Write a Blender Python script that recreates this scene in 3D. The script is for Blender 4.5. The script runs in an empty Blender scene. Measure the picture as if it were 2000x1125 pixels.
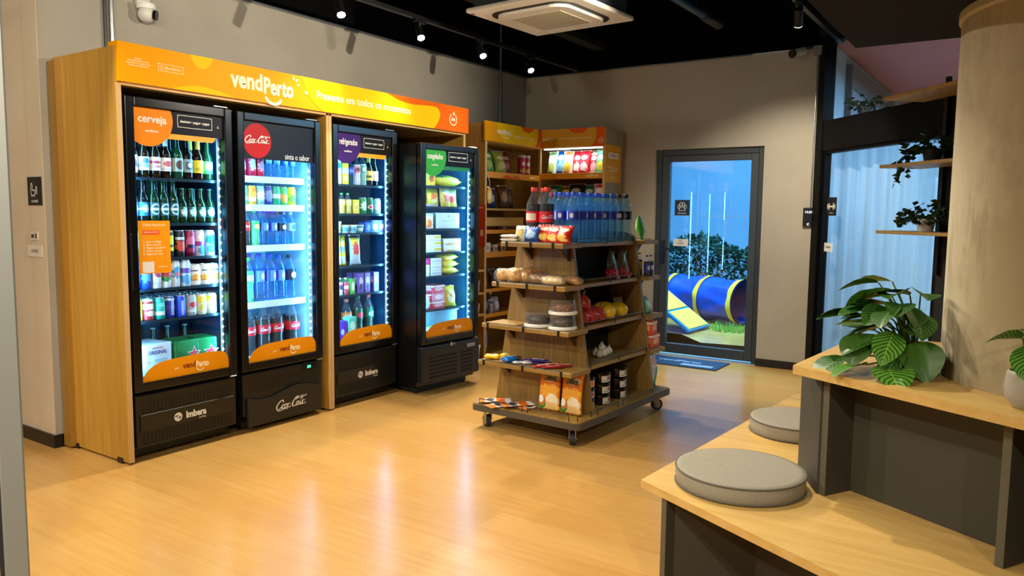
import bpy, bmesh, math, random
from mathutils import Vector, Matrix, Euler
from math import pi, sin, cos, radians as R
random.seed(7)
S = bpy.context.scene
COL = S.collection

# ------------------------------------------------------------------ camera, sky, exposure
# lamp powers in watts: A spots over the fridge fronts, A2 entrance, B spots on the second track, F fridges, S lit shelf, C added entrance fill
LP = dict(A=150, A2=135, B1=190, B2=240, B3=120, B4=170, B5=220, C=260, F1=10, F2=9, F3=10, F4=9, S=1.6)

def setup_camera():
    yaw, pitch, roll = R(33.75345), R(5.5382), R(0.6474)
    F = Vector((cos(yaw)*cos(pitch), sin(yaw)*cos(pitch), -sin(pitch)))
    rt = Vector((sin(yaw), -cos(yaw), 0)); up = rt.cross(F)
    r2 = rt*cos(roll) + up*sin(roll); u2 = up*cos(roll) - rt*sin(roll)
    cd = bpy.data.cameras.new('camera'); co = bpy.data.objects.new('camera', cd); COL.objects.link(co)
    cd.sensor_width = 36; cd.lens = 1504.24/2000*36; cd.clip_start = .05
    m = Matrix((r2, u2, -F)).transposed().to_4x4(); m.translation = (0, 0, 1.38)
    co.matrix_world = m
    S.camera = co
setup_camera()
S.view_settings.view_transform = 'Standard'; S.view_settings.look = 'None'
S.view_settings.exposure = 0.0; S.view_settings.gamma = 1
S.cycles.transparent_max_bounces = 40
S.cycles.max_bounces = 8
S.cycles.sample_clamp_indirect = 4
W = bpy.data.worlds.new('dusk_sky'); S.world = W; W.use_nodes = True
bg = W.node_tree.nodes['Background']; bg.inputs[0].default_value = (.07, .30, .66, 1); bg.inputs[1].default_value = 1.15

def lamp(kind, name, loc, power, col, aim=None, **kw):
    d = bpy.data.lights.new(name, kind); d.energy = power; d.color = col
    for k, v in kw.items(): setattr(d, k, v)
    o = bpy.data.objects.new(name, d); COL.objects.link(o); o.location = loc
    if aim is not None:
        o.rotation_euler = (Vector(aim)-Vector(loc)).to_track_quat('-Z', 'Y').to_euler()
    return o
WARM = (1.0, .90, .72)
# added area lamp standing in for dusk daylight in the garden, and gym ceiling lamps (blue evening light outside and behind the glass)
lamp('AREA', 'garden_dusk_fill', (8.6, 3.4, 3.6), 560, (.30, .68, 1), (9.6, 3.4, 0), size=2.2)
lamp('AREA', 'gym_light', (7.6, -.6, 2.72), 190, (.30, .66, 1), (7.6, -.6, 0), size=1.6)
lamp('AREA', 'gym_light', (9.6, -.4, 2.72), 120, (.45, .70, 1), (9.6, -.4, 0), size=1.6)

# ------------------------------------------------------------------ helpers
def hexc(h):
    h = h.lstrip('#')
    def l(v):
        v /= 255
        return v/12.92 if v <= .04045 else ((v+.055)/1.055)**2.4
    return tuple(l(int(h[i:i+2], 16)) for i in (0, 2, 4)) + (1,)
MATS = {}
def newmat(name):
    m = bpy.data.materials.new(name); m.use_nodes = True
    nt = m.node_tree; return m, nt, nt.nodes['Principled BSDF']
def pm(col, rough=.5, metal=0, emit=0, spec=.5, bump=0, bscale=200):
    k = ('pm', col, rough, metal, emit, spec, bump, bscale)
    if k in MATS: return MATS[k]
    m, nt, b = newmat('mat_'+str(len(MATS)))
    c = hexc(col) if isinstance(col, str) else col
    b.inputs['Base Color'].default_value = c; b.inputs['Roughness'].default_value = rough
    b.inputs['Metallic'].default_value = metal; b.inputs['Specular IOR Level'].default_value = spec
    if emit:
        b.inputs['Emission Color'].default_value = c; b.inputs['Emission Strength'].default_value = emit
    if bump:
        n = nt.nodes.new('ShaderNodeTexNoise'); n.inputs['Scale'].default_value = bscale
        bp = nt.nodes.new('ShaderNodeBump'); bp.inputs['Strength'].default_value = bump; bp.inputs['Distance'].default_value = .002
        nt.links.new(n.outputs[0], bp.inputs['Height']); nt.links.new(bp.outputs[0], b.inputs['Normal'])
    MATS[k] = m; return m
def ledmat(col, s):
    m = pm(col, .5, 0, s); m.cycles.emission_sampling = 'NONE'; return m
def mixn(nt, fac, a, b):
    n = nt.nodes.new('ShaderNodeMix'); n.data_type = 'RGBA'
    for sock, v in ((n.inputs[0], fac), (n.inputs[6], a), (n.inputs[7], b)):
        if hasattr(v, 'is_output'): nt.links.new(v, sock)
        else: sock.default_value = v
    return n.outputs[2]
def mth(nt, op, a, b=None):
    n = nt.nodes.new('ShaderNodeMath'); n.operation = op
    for i, v in enumerate((a, b)):
        if v is None: continue
        if hasattr(v, 'is_output'): nt.links.new(v, n.inputs[i])
        else: n.inputs[i].default_value = v
    return n.outputs[0]
def coords(nt, out, scale=(1, 1, 1)):
    t = nt.nodes.new('ShaderNodeTexCoord'); mp = nt.nodes.new('ShaderNodeMapping')
    mp.inputs['Scale'].default_value = scale; nt.links.new(t.outputs[out], mp.inputs[0]); return mp.outputs[0]
def noise(nt, vec, scale, detail=3, rough=.5):
    n = nt.nodes.new('ShaderNodeTexNoise'); n.inputs['Scale'].default_value = scale
    n.inputs['Detail'].default_value = detail; n.inputs['Roughness'].default_value = rough
    nt.links.new(vec, n.inputs['Vector']); return n.outputs['Fac']
def ramp(nt, fac, p0, p1):
    n = nt.nodes.new('ShaderNodeMapRange'); n.inputs[1].default_value = p0; n.inputs[2].default_value = p1
    nt.links.new(fac, n.inputs[0]); return n.outputs[0]
def wood(c1, c2, grain='z', rough=.35, fine=1.0):
    k = ('wood', c1, c2, grain, rough)
    if k in MATS: return MATS[k]
    m, nt, b = newmat('wood_'+str(len(MATS)))
    sc = {'x': (1.2, 26, 26), 'y': (26, 1.2, 26), 'z': (26, 26, 1.2)}[grain]
    v = coords(nt, 'Object', sc)
    a = noise(nt, v, 1.3*fine, 5, .6); a2 = noise(nt, v, 6*fine, 3, .6)
    f = ramp(nt, mth(nt, 'ADD', mth(nt, 'MULTIPLY', a, .7), mth(nt, 'MULTIPLY', a2, .3)), .35, .68)
    nt.links.new(mixn(nt, f, hexc(c1), hexc(c2)), b.inputs['Base Color'])
    b.inputs['Roughness'].default_value = rough
    MATS[k] = m; return m
def pack(base, *shapes, rough=.4, metal=0):
    """printed packaging: shapes (kind, cx, cy, rx, ry, colour) on the UV square; e ellipse, r rectangle, n ragged ellipse"""
    k = ('pack', base, shapes, rough, metal)
    if k in MATS: return MATS[k]
    m, nt, b = newmat('print_'+str(len(MATS)))
    uv = nt.nodes.new('ShaderNodeUVMap').outputs[0]; c = hexc(base)
    for kind, cx, cy, rx, ry, col in shapes:
        n = nt.nodes.new('ShaderNodeVectorMath'); n.operation = 'MULTIPLY_ADD'; nt.links.new(uv, n.inputs[0])
        n.inputs[1].default_value = (1/rx, 1/ry, 0); n.inputs[2].default_value = (-cx/rx, -cy/ry, 0)
        if kind == 'r':
            a = nt.nodes.new('ShaderNodeVectorMath'); a.operation = 'ABSOLUTE'; nt.links.new(n.outputs[0], a.inputs[0])
            sp = nt.nodes.new('ShaderNodeSeparateXYZ'); nt.links.new(a.outputs[0], sp.inputs[0])
            d = mth(nt, 'MAXIMUM', sp.outputs[0], sp.outputs[1])
        else:
            a = nt.nodes.new('ShaderNodeVectorMath'); a.operation = 'LENGTH'; nt.links.new(n.outputs[0], a.inputs[0]); d = a.outputs['Value']
            if kind == 'n':
                d = mth(nt, 'ADD', d, mth(nt, 'MULTIPLY', mth(nt, 'SUBTRACT', noise(nt, uv, 9, 4, .6), .5), 2.2))
        c = mixn(nt, mth(nt, 'LESS_THAN', d, 1.0), c, hexc(col))
    if hasattr(c, 'is_output'): nt.links.new(c, b.inputs['Base Color'])
    else: b.inputs['Base Color'].default_value = c
    b.inputs['Roughness'].default_value = rough; b.inputs['Metallic'].default_value = metal
    MATS[k] = m; return m
def clear(tint=(1, 1, 1), rough=.02, ior=1.45, gain=1.0, haze=0, hazecol=(.8, .9, 1)):
    """thin clear glass or plastic: transparent, with a fresnel reflection and a little haze"""
    k = ('clear', tint, rough, ior, gain, haze, hazecol)
    if k in MATS: return MATS[k]
    m = bpy.data.materials.new('clear_'+str(len(MATS))); m.use_nodes = True; nt = m.node_tree
    for n in list(nt.nodes):
        if n.type != 'OUTPUT_MATERIAL': nt.nodes.remove(n)
    out = [n for n in nt.nodes if n.type == 'OUTPUT_MATERIAL'][0]
    tr = nt.nodes.new('ShaderNodeBsdfTransparent'); tr.inputs[0].default_value = (*tint, 1)
    last = tr.outputs[0]
    if haze:
        df = nt.nodes.new('ShaderNodeBsdfDiffuse'); df.inputs[0].default_value = (*hazecol, 1)
        mx = nt.nodes.new('ShaderNodeMixShader'); mx.inputs[0].default_value = haze
        nt.links.new(last, mx.inputs[1]); nt.links.new(df.outputs[0], mx.inputs[2]); last = mx.outputs[0]
    gl = nt.nodes.new('ShaderNodeBsdfGlossy'); gl.inputs['Roughness'].default_value = rough
    lw = nt.nodes.new('ShaderNodeLayerWeight'); lw.inputs[0].default_value = .5; f0 = ((ior-1)/(ior+1))**2   # schlick, the same from both sides
    fac = mth(nt, 'MULTIPLY', mth(nt, 'ADD', mth(nt, 'MULTIPLY', mth(nt, 'POWER', lw.outputs['Facing'], 5), 1-f0), f0), gain)
    mx = nt.nodes.new('ShaderNodeMixShader'); nt.links.new(fac, mx.inputs[0])
    nt.links.new(last, mx.inputs[1]); nt.links.new(gl.outputs[0], mx.inputs[2]); nt.links.new(mx.outputs[0], out.inputs[0])
    MATS[k] = m; return m

class MB:
    """collects shapes in one bmesh; build() links them as one mesh object"""
    def __init__(s):
        s.bm = bmesh.new(); s.uv = s.bm.loops.layers.uv.new('UVMap')
    def face(s, pts, uvs=None):
        f = s.bm.faces.new([s.bm.verts.new(p) for p in pts])
        if uvs:
            for l, u in zip(f.loops, uvs): l[s.uv].uv = u
        return f
    def box(s, a, b, bev=0, seg=1, M=None):
        lo = [min(a[i], b[i]) for i in range(3)]; hi = [max(a[i], b[i]) for i in range(3)]
        t = bmesh.new()
        vs = [t.verts.new((hi[0] if i & 1 else lo[0], hi[1] if i & 2 else lo[1], hi[2] if i & 4 else lo[2])) for i in range(8)]
        for q in ((0, 2, 3, 1), (4, 5, 7, 6), (0, 1, 5, 4), (2, 6, 7, 3), (0, 4, 6, 2), (1, 3, 7, 5)): t.faces.new([vs[i] for i in q])
        if bev: bmesh.ops.bevel(t, geom=list(t.edges), offset=bev, segments=seg, affect='EDGES', profile=.5)
        sz = [max(hi[i]-lo[i], 1e-6) for i in range(3)]
        t.verts.index_update(); mp = []
        for v in t.verts: mp.append(s.bm.verts.new(M @ v.co if M else v.co))
        for f in t.faces:
            nf = s.bm.faces.new([mp[v.index] for v in f.verts]); f.normal_update(); n = f.normal
            for l, v in zip(nf.loops, f.verts):
                p = [(v.co[i]-lo[i])/sz[i] for i in range(3)]
                if abs(n.z) > .7: l[s.uv].uv = (p[0], p[1])
                elif abs(n.y) >= abs(n.x): l[s.uv].uv = (p[0] if n.y < 0 else 1-p[0], p[2])
                else: l[s.uv].uv = (p[1] if n.x > 0 else 1-p[1], p[2])
        t.free(); return s
    def lathe(s, prof, seg=16, c=(0, 0, 0), M=None, cap=True, sy=1.0):
        """prof: (radius, z) from bottom to top; u = .5 faces -Y"""
        zs = [p[1] for p in prof]; z0 = min(zs); dz = max(max(zs)-z0, 1e-6); rings = []
        for r, z in prof:
            ring = []
            for i in range(seg):
                a = -pi/2 + 2*pi*(i/seg - .5)
                p = Vector((c[0]+r*cos(a), c[1]+r*sin(a)*sy, c[2]+z)); ring.append(s.bm.verts.new(M @ p if M else p))
            rings.append(ring)
        for j in range(len(prof)-1):
            for i in range(seg):
                k = (i+1) % seg
                f = s.bm.faces.new((rings[j][i], rings[j][k], rings[j+1][k], rings[j+1][i]))
                v0, v1 = (zs[j]-z0)/dz, (zs[j+1]-z0)/dz
                for l, u in zip(f.loops, ((i/seg, v0), ((i+1)/seg, v0), ((i+1)/seg, v1), (i/seg, v1))): l[s.uv].uv = u
        if cap:
            s.bm.faces.new(list(reversed(rings[0]))); s.bm.faces.new(rings[-1])
        return s
    def cyl(s, r, p0, p1, seg=12, r1=None):
        p0, p1 = Vector(p0), Vector(p1); d = p1-p0
        M = Matrix.Translation(p0) @ d.to_track_quat('Z', 'Y').to_matrix().to_4x4()
        return s.lathe([(r, 0), (r if r1 is None else r1, d.length)], seg, M=M)
    def tube(s, pts, r, seg=6):
        pts = [Vector(p) for p in pts]; prev = None
        for i, p in enumerate(pts):
            t = (pts[min(i+1, len(pts)-1)]-pts[max(i-1, 0)]).normalized()
            q = t.to_track_quat('Z', 'Y').to_matrix()
            rr = r[i] if isinstance(r, (list, tuple)) else r
            ring = [s.bm.verts.new(p + q @ Vector((rr*cos(2*pi*k/seg), rr*sin(2*pi*k/seg), 0))) for k in range(seg)]
            if prev:
                best = min(range(seg), key=lambda o: sum((prev[k].co-ring[(k+o) % seg].co).length for k in range(seg)))
                ring = ring[best:]+ring[:best]
                for k in range(seg): s.bm.faces.new((prev[k], prev[(k+1) % seg], ring[(k+1) % seg], ring[k]))
            else: s.bm.faces.new(list(reversed(ring)))
            prev = ring
        s.bm.faces.new(prev); return s
    def prism(s, poly, t, M=None):
        """poly in XY extruded 0..t along Z, then M; UV over the poly's bounds"""
        M = M or Matrix(); xs = [p[0] for p in poly]; ys = [p[1] for p in poly]
        x0, y0 = min(xs), min(ys); dx, dy = max(max(xs)-x0, 1e-6), max(max(ys)-y0, 1e-6)
        lo = [s.bm.verts.new(M @ Vector((x, y, 0))) for x, y in poly]; hi = [s.bm.verts.new(M @ Vector((x, y, t))) for x, y in poly]
        uv = [((x-x0)/dx, (y-y0)/dy) for x, y in poly]; n = len(poly)
        f = s.bm.faces.new(hi)
        for l, u in zip(f.loops, uv): l[s.uv].uv = u
        f = s.bm.faces.new(list(reversed(lo)))
        for l, u in zip(f.loops, reversed(uv)): l[s.uv].uv = u
        for i in range(n):
            k = (i+1) % n; f = s.bm.faces.new((lo[i], lo[k], hi[k], hi[i]))
            for l, u in zip(f.loops, (uv[i], uv[k], uv[k], uv[i])): l[s.uv].uv = u
        return s
    def grid(s, fn, nu, nv, closed=False):
        """fn(u,v) -> point, u and v in 0..1"""
        V = [[s.bm.verts.new(fn(i/nu, j/nv)) for i in range(nu + (0 if closed else 1))] for j in range(nv+1)]
        for j in range(nv):
            for i in range(nu):
                k = (i+1) % nu if closed else i+1
                f = s.bm.faces.new((V[j][i], V[j][k], V[j+1][k], V[j+1][i]))
                for l, u in zip(f.loops, ((i/nu, j/nv), ((i+1)/nu, j/nv), ((i+1)/nu, (j+1)/nv), (i/nu, (j+1)/nv))): l[s.uv].uv = u
        return s
    def sphere(s, c, r, nu=12, nv=8, sc=(1, 1, 1), fn=None):
        def f(u, v):
            a, b = 2*pi*u, pi*(v-.5)
            p = Vector((cos(b)*sin(a), -cos(b)*cos(a), sin(b)))
            k = r*(fn(p) if fn else 1)
            return Vector(c)+Vector((p.x*k*sc[0], p.y*k*sc[1], p.z*k*sc[2]))
        return s.grid(f, nu, nv, True)
    def mesh(s, name, mat, smooth=False):
        bmesh.ops.remove_doubles(s.bm, verts=list(s.bm.verts), dist=1e-6)
        bmesh.ops.recalc_face_normals(s.bm, faces=list(s.bm.faces))
        me = bpy.data.meshes.new(name); s.bm.to_mesh(me); s.bm.free()
        if mat: me.materials.append(mat)
        if smooth:
            for p in me.polygons: p.use_smooth = True
            if smooth != 'all':
                try: me.set_sharp_from_angle(angle=R(42))
                except Exception: pass
        return me
    def build(s, name, mat, parent=None, smooth=False, loc=None):
        o = bpy.data.objects.new(name, s.mesh(name, mat, smooth)); COL.objects.link(o)
        if parent: o.parent = parent
        if loc: o.location = loc
        return o
def tag(o, label, cat, group=None):
    o['label'] = label; o['category'] = cat
    if group: o['group'] = group
    return o
def thing(name, label, cat, loc=(0, 0, 0), rz=0, group=None):
    o = bpy.data.objects.new(name, None); COL.objects.link(o); o.empty_display_size = .05
    o.location = loc; o.rotation_euler = (0, 0, rz); return tag(o, label, cat, group)
def struct(o): o['kind'] = 'structure'; return o
def dup(o, parent=None):
    c = o.copy(); COL.objects.link(c)
    if parent is not None: c.parent = parent
    for ch in list(o.children): dup(ch, c)
    return c
RX = Matrix.Rotation(pi/2, 4, 'X')
def facing_y(x, y, z): return Matrix.Translation((x, y, z)) @ RX                       # flat art that faces -Y
def facing_x(x, y, z): return Matrix.Translation((x, y, z)) @ Matrix.Rotation(-pi/2, 4, 'Z') @ RX   # faces -X
def text(name, s, size, mat, parent, M, ext=.0008, bold=0, align='CENTER', width=None, spacing=1, bend=None, label=None):
    cu = bpy.data.curves.new(name, 'FONT'); cu.body = s; cu.size = size; cu.extrude = ext; cu.offset = bold
    cu.align_x = align; cu.align_y = 'CENTER'; cu.space_character = spacing; cu.resolution_u = 3
    t = bpy.data.objects.new(name, cu); me = bpy.data.meshes.new_from_object(t)
    bpy.data.objects.remove(t); bpy.data.curves.remove(cu)
    xs = [v.co.x for v in me.vertices]
    if width and xs:
        k = width/(max(xs)-min(xs))
        for v in me.vertices: v.co.x *= k
    return art(name, me, mat, parent, M, bend, label)
def art(name, me, mat, parent, M, bend=None, label=None):
    if bend:   # wrap round a vertical cylinder of this radius, facing -Y
        for v in me.vertices:
            a = v.co.x/bend; r = bend+v.co.z
            v.co = Vector((r*sin(a), v.co.y, r*cos(a)))
    me.transform(M); me.name = name; me.materials.clear(); me.materials.append(mat)
    o = bpy.data.objects.new(name, me); COL.objects.link(o)
    if parent: o.parent = parent
    if label: o['label'] = label
    return o
def smoothline(pts, n=6, closed=False):
    out = []; N = len(pts)
    for i in range(N if closed else N-1):
        g = lambda k: Vector(pts[k % N] if closed else pts[max(0, min(N-1, k))])
        p0, p1, p2, p3 = g(i-1), g(i), g(i+1), g(i+2)
        for j in range(n):
            t = j/n
            out.append(.5*((2*p1)+(p2-p0)*t+(2*p0-5*p1+4*p2-p3)*t*t+(3*p1-p0-3*p2+p3)*t**3))
    if not closed: out.append(Vector(pts[-1]))
    return out
def strokes(lines, w, ext=.0008, thick=.6, sc=1, shear=0):
    """calligraphic ribbons from 2D polylines: thin across, thick on downstrokes"""
    b = MB()
    for ln in lines:
        closed = ln[0] == ln[-1] and len(ln) > 3
        p = smoothline(ln[:-1] if closed else ln, 5, closed)
        if closed: p.append(p[0])
        L, Rr = [], []
        for i, q in enumerate(p):
            a = p[max(i-1, 0)] if not closed else p[i-1 if i else -2]
            c = p[min(i+1, len(p)-1)] if not closed else p[i+1 if i < len(p)-1 else 1]
            d = (c-a).normalized(); n = Vector((-d.y, d.x))
            ww = w*(1-thick+thick*abs(d.y))
            if not closed: ww *= min(1, .35+min(i, len(p)-1-i)*.35)
            L.append(q+n*ww/2); Rr.append(q-n*ww/2)
        X = lambda v, z: Vector(((v.x+shear*v.y)*sc, v.y*sc, z))
        for i in range(len(p)-1):
            b.face([X(Rr[i], ext), X(Rr[i+1], ext), X(L[i+1], ext), X(L[i], ext)])
    return b
def ell(cx, cy, rx, ry, n=10, a0=0): 
    p = [(cx+rx*cos(a0+2*pi*i/n), cy+ry*sin(a0+2*pi*i/n)) for i in range(n)]; return p+[p[0]]
COLA = [[(2.35, 2.0), (2.25, 2.5), (1.75, 2.65), (.95, 2.1), (.45, 1.2), (.7, .45), (1.4, .45), (2.0, .95)],
        [(.75, .42), (1.3, .02), (2.2, .12), (3.2, .3), (4.2, .15)],
        ell(2.55, .95, .4, .5), [(3.75, 1.3), (3.45, 1.5), (3.1, 1.05), (3.2, .5), (3.8, .7)], ell(4.3, .95, .36, .5), [(4.7, 1.5), (4.6, .8), (4.8, .45), (5.1, .7)],
        [(5.05, 1.05), (5.5, 1.15)],
        [(7.35, 2.05), (7.3, 2.6), (6.75, 2.8), (6.0, 2.1), (5.6, 1.2), (5.85, .45), (6.5, .45), (6.95, .95)],
        [(6.5, 2.0), (6.9, 2.5), (7.7, 2.55), (8.5, 2.75), (9.6, 2.5), (9.9, 2.8)],
        ell(7.3, .95, .4, .5), [(7.7, 1.0), (8.2, 1.5), (8.75, 2.4), (8.6, 2.75), (8.3, 2.0), (8.15, 1.0), (8.3, .45), (8.7, .7)],
        ell(9.25, .95, .38, .5), [(9.68, 1.5), (9.58, .8), (9.75, .45), (10.1, .75)]]
def cola_art(name, width, mat, parent, M, bend=None, ext=.0008):
    k = width/10; b = strokes([[((x-5.2)+.22*(y-1.3), y-1.3) for x, y in ln] for ln in COLA], .42, ext, .62, k)
    for v in b.bm.verts: v.co.z = ext
    return art(name, b.mesh(name, mat), mat, parent, M, bend)
# ------------------------------------------------------------------ the setting
def floor_mat():
    m, nt, b = newmat('oak_laminate_floor')
    t = nt.nodes.new('ShaderNodeTexCoord'); mp = nt.nodes.new('ShaderNodeMapping')
    mp.inputs['Rotation'].default_value = (0, 0, pi/2); nt.links.new(t.outputs['Object'], mp.inputs[0])
    br = nt.nodes.new('ShaderNodeTexBrick'); nt.links.new(mp.outputs[0], br.inputs[0])
    br.inputs['Scale'].default_value = 1; br.inputs['Brick Width'].default_value = 1.3; br.inputs['Row Height'].default_value = .19
    br.inputs['Mortar Size'].default_value = .0009; br.inputs['Color1'].default_value = (0, 0, 0, 1); br.inputs['Color2'].default_value = (1, 1, 1, 1)
    br.inputs['Mortar'].default_value = (.5, .5, .5, 1); br.inputs['Bias'].default_value = 0
    v = coords(nt, 'Object', (22, 1.3, 1)); g = noise(nt, v, 1.5, 5, .6); g2 = noise(nt, coords(nt, 'Object', (1.5, .6, 1)), 2, 3)
    f = mth(nt, 'ADD', mth(nt, 'MULTIPLY', br.outputs['Color'], .16), mth(nt, 'ADD', mth(nt, 'MULTIPLY', g, .5), mth(nt, 'MULTIPLY', g2, .3)))
    c = mixn(nt, ramp(nt, f, .25, .95), hexc('#b68441'), hexc('#d2ab67'))
    c = mixn(nt, mth(nt, 'MULTIPLY', br.outputs['Fac'], .35), c, hexc('#7a5424'))
    nt.links.new(c, b.inputs['Base Color'])
    nt.links.new(mth(nt, 'ADD', mth(nt, 'MULTIPLY', g, .10), .17), b.inputs['Roughness'])
    b.inputs['Specular IOR Level'].default_value = .55
    return m
def plaster(c1, c2, scale=1.5, rough=.8):
    m, nt, b = newmat('plaster'); v = coords(nt, 'Object')
    f = ramp(nt, noise(nt, v, scale, 5, .6), .3, .7)
    nt.links.new(mixn(nt, f, hexc(c1), hexc(c2)), b.inputs['Base Color']); b.inputs['Roughness'].default_value = rough
    return m
def concrete():
    m, nt, b = newmat('burnt_cement'); v = coords(nt, 'Object', (1, 1, .45))
    f = ramp(nt, noise(nt, v, 3.2, 7, .62), .38, .62)
    c = mixn(nt, mth(nt, 'MULTIPLY', f, .9), hexc('#bfb396'), hexc('#978763'))
    st = ramp(nt, noise(nt, coords(nt, 'Object', (2.4, 2.4, .6)), 3.4, 6, .6), .53, .66)
    c = mixn(nt, mth(nt, 'MULTIPLY', st, .6), c, hexc('#6f6140'))
    nt.links.new(c, b.inputs['Base Color']); b.inputs['Roughness'].default_value = .75
    return m
M_WALL = plaster('#a69f92', '#9c9587', 2); M_BLACK = pm('#0a0a0b', .7); M_BLK = pm('#101113', .35)
M_WALLB = plaster('#aaa190', '#a09786', 2)
M_END = plaster('#d9c7ae', '#cfbca2', 2)
M_CEIL = pm('#040405', .95, spec=.1)
M_ALU = pm('#8b8d8f', .35, .8); M_STEEL = pm('#b5b8ba', .25, .9)
M_ANTH = pm('#2c2e2f', .4)
M_GLASS = clear((.97, .99, 1), .01, 1.5)
OAK = wood('#b5842c', '#c99c48', 'z', .38); OAKX = wood('#bd8d38', '#d2a856', 'x', .38)
OAKE = pm('#d6b176', .5)
GOND = wood('#6e5224', '#957439', 'z', .42); GONX = wood('#82622a', '#ab8642', 'x', .4); GONY = wood('#82622a', '#ab8642', 'y', .4)
BENCHW = wood('#c49c52', '#d8b470', 'y', .4)
WHITE = pm('#e9e7e2', .5); ORANGE = pm('#f3a100', .4)

b = MB(); b.box((-3, -4.6, -.06), (13, 7.2, 0)); struct(b.build('floor', floor_mat()))
b = MB(); b.box((2.155, 4.6, 0), (7.3, 4.75, 2.83)); struct(b.build('wall_left', M_WALL))
b = MB(); b.box((2.155, 4.751, 0), (2.30, 7.2, 2.83)); struct(b.build('wall_corridor', M_END))
b = MB(); b.box((2.152, 4.601, .02), (2.1555, 4.76, 2.83)); struct(b.build('trim_1', M_END))
b = MB(); b.box((2.155, 4.61, 2.832), (7.3, 4.75, 3.4)); b.box((7.12, 1.55, 2.832), (7.3, 4.6, 3.4)); b.box((2.16, 4.751, 2.832), (2.3, 7.2, 3.4))
struct(b.build('trim_2', M_CEIL))
b = MB(); b.box((7.113, 1.55, 0), (7.3, 2.03, 2.83)); b.box((7.113, 3.08, 0), (7.3, 4.599, 2.83)); b.box((7.113, 2.03, 2.012), (7.3, 3.08, 2.83))
struct(b.build('wall_back', M_WALLB))
b = MB(); b.box((-3, -4.6, 3.4), (7.3, 7.2, 3.5)); struct(b.build('ceiling', M_CEIL))
b = MB(); b.box((-3.15, -4.6, 0), (-3, 7.2, 3.4)); struct(b.build('wall_front', M_END))
b = MB(); b.box((-3, 7.2, 0), (2.3, 7.35, 3.4)); struct(b.build('wall_rear', M_END))
b = MB(); b.box((-3, -4.75, 0), (13, -4.6, 3.4)); struct(b.build('wall_right', M_END))
b = MB(); b.box((1.0, -3.4, 2.03), (3.27, .6, 3.399)); struct(b.build('ceiling', pm('#130e0a', .85, spec=.2)))
b = MB(); b.lathe([(.44, 0), (.44, 2.0), (.448, 2.008), (.448, 2.03)], 72, (2.972, -.215, 0)); struct(b.build('wall_pillar', concrete(), smooth=True))
b = MB(); b.box((7.1, 1.55, 0), (7.1129, 2.03, .07)); b.box((7.1, 3.08, 0), (7.1129, 4.6, .07)); struct(b.build('baseboard_back', M_BLK))
b = MB(); b.box((2.14, 4.6, 0), (2.1545, 7.2, .075)); b.box((2.14, 4.588, 0), (2.215, 4.5995, .075)); struct(b.build('baseboard_left', M_BLK))
# metal edge where the painted wall meets the black plenum
b = MB(); b.box((2.155, 4.585, 2.815), (7.1, 4.5995, 2.835)); struct(b.build('trim_3', pm('#9aa0a4', .3, .7)))
b = MB(); b.box((7.098, 1.56, 2.822), (7.1125, 4.585, 2.834)); struct(b.build('trim_4', M_STEEL))

# garden door, recessed in the back wall
d = struct(thing('door_1', 'anthracite glass door to the garden with a paw sign', 'door', (7.15, 2.03, 0)))
b = MB()
for lo, hi in (((0, 0, 0), (.07, .055, 2.01)), ((0, .995, 0), (.07, 1.05, 2.01)), ((0, .055, 1.955), (.07, .995, 2.01))): b.box(lo, hi, .004)
b.build('frame', M_ANTH, d)
b = MB()
for lo, hi in (((.005, .056, .02), (.06, .125, 1.954)), ((.005, .915, .02), (.06, .994, 1.954)), ((.005, .125, .02), (.06, .915, .115)), ((.005, .125, 1.895), (.06, .915, 1.954))): b.box(lo, hi, .004)
b.build('sash', pm('#34373a', .4), d)
b = MB(); b.box((.03, .125, .115), (.036, .915, 1.895)); b.build('glass_pane', M_GLASS, d)
b = MB(); b.box((.02, .125, 1.372), (.046, .915, 1.378)); b.build('glazing_bar', pm('#8fb3c9', .3, .5), d)
b = MB(); b.box((-.012, .945, .90), (.004, .975, 1.13), .004); b.cyl(.009, (-.01, .96, 1.05), (-.05, .96, 1.05)); b.box((-.058, .85, 1.04), (-.044, .968, 1.058), .004)
h = b.build('door_handle', pm('#0b0b0c', .3), d)
b = MB(); b.box((-.03, -.0, .0), (.149, 1.05, .004)); b.build('sill', pm('#b9c4cc', .3, .3), d)
# signs stuck on the garden door
s = thing('paw_sign', 'black square paw print sign on the garden door glass', 'sign', (7.172, 2.815, 1.378))
b = MB(); b.box((0, -.075, 0), (.004, .075, .15)); b.build('plate', M_BLK, s)
lines = [ell(x, y, rx, ry) for x, y, rx, ry in ((-.034, .085, .011, .017), (-.013, .108, .012, .018), (.013, .108, .012, .018), (.034, .085, .011, .017))]
lines.append([(-.026, .045), (-.03, .062), (-.01, .08), (.01, .08), (.03, .062), (.026, .045), (0, .05), (-.026, .045)])
st = strokes(lines, .005, .0006, .2); art('paw_outline', st.mesh('paw_outline', WHITE), WHITE, s, facing_x(-.0005, 0, 0))
text('lettering', 'PET PLACE', .016, WHITE, s, facing_x(-.0008, 0, .02), width=.085)
s = thing('door_plate', 'small white plate under the paw sign on garden door', 'sign', (7.172, 2.82, 1.08))
b = MB(); b.box((0, -.075, 0), (.004, .075, .068)); b.build('plate', WHITE, s)
text('lettering', 'PET\nPLACE', .022, pm('#3b3b40', .5), s, facing_x(-.0008, 0, .035))
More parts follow.
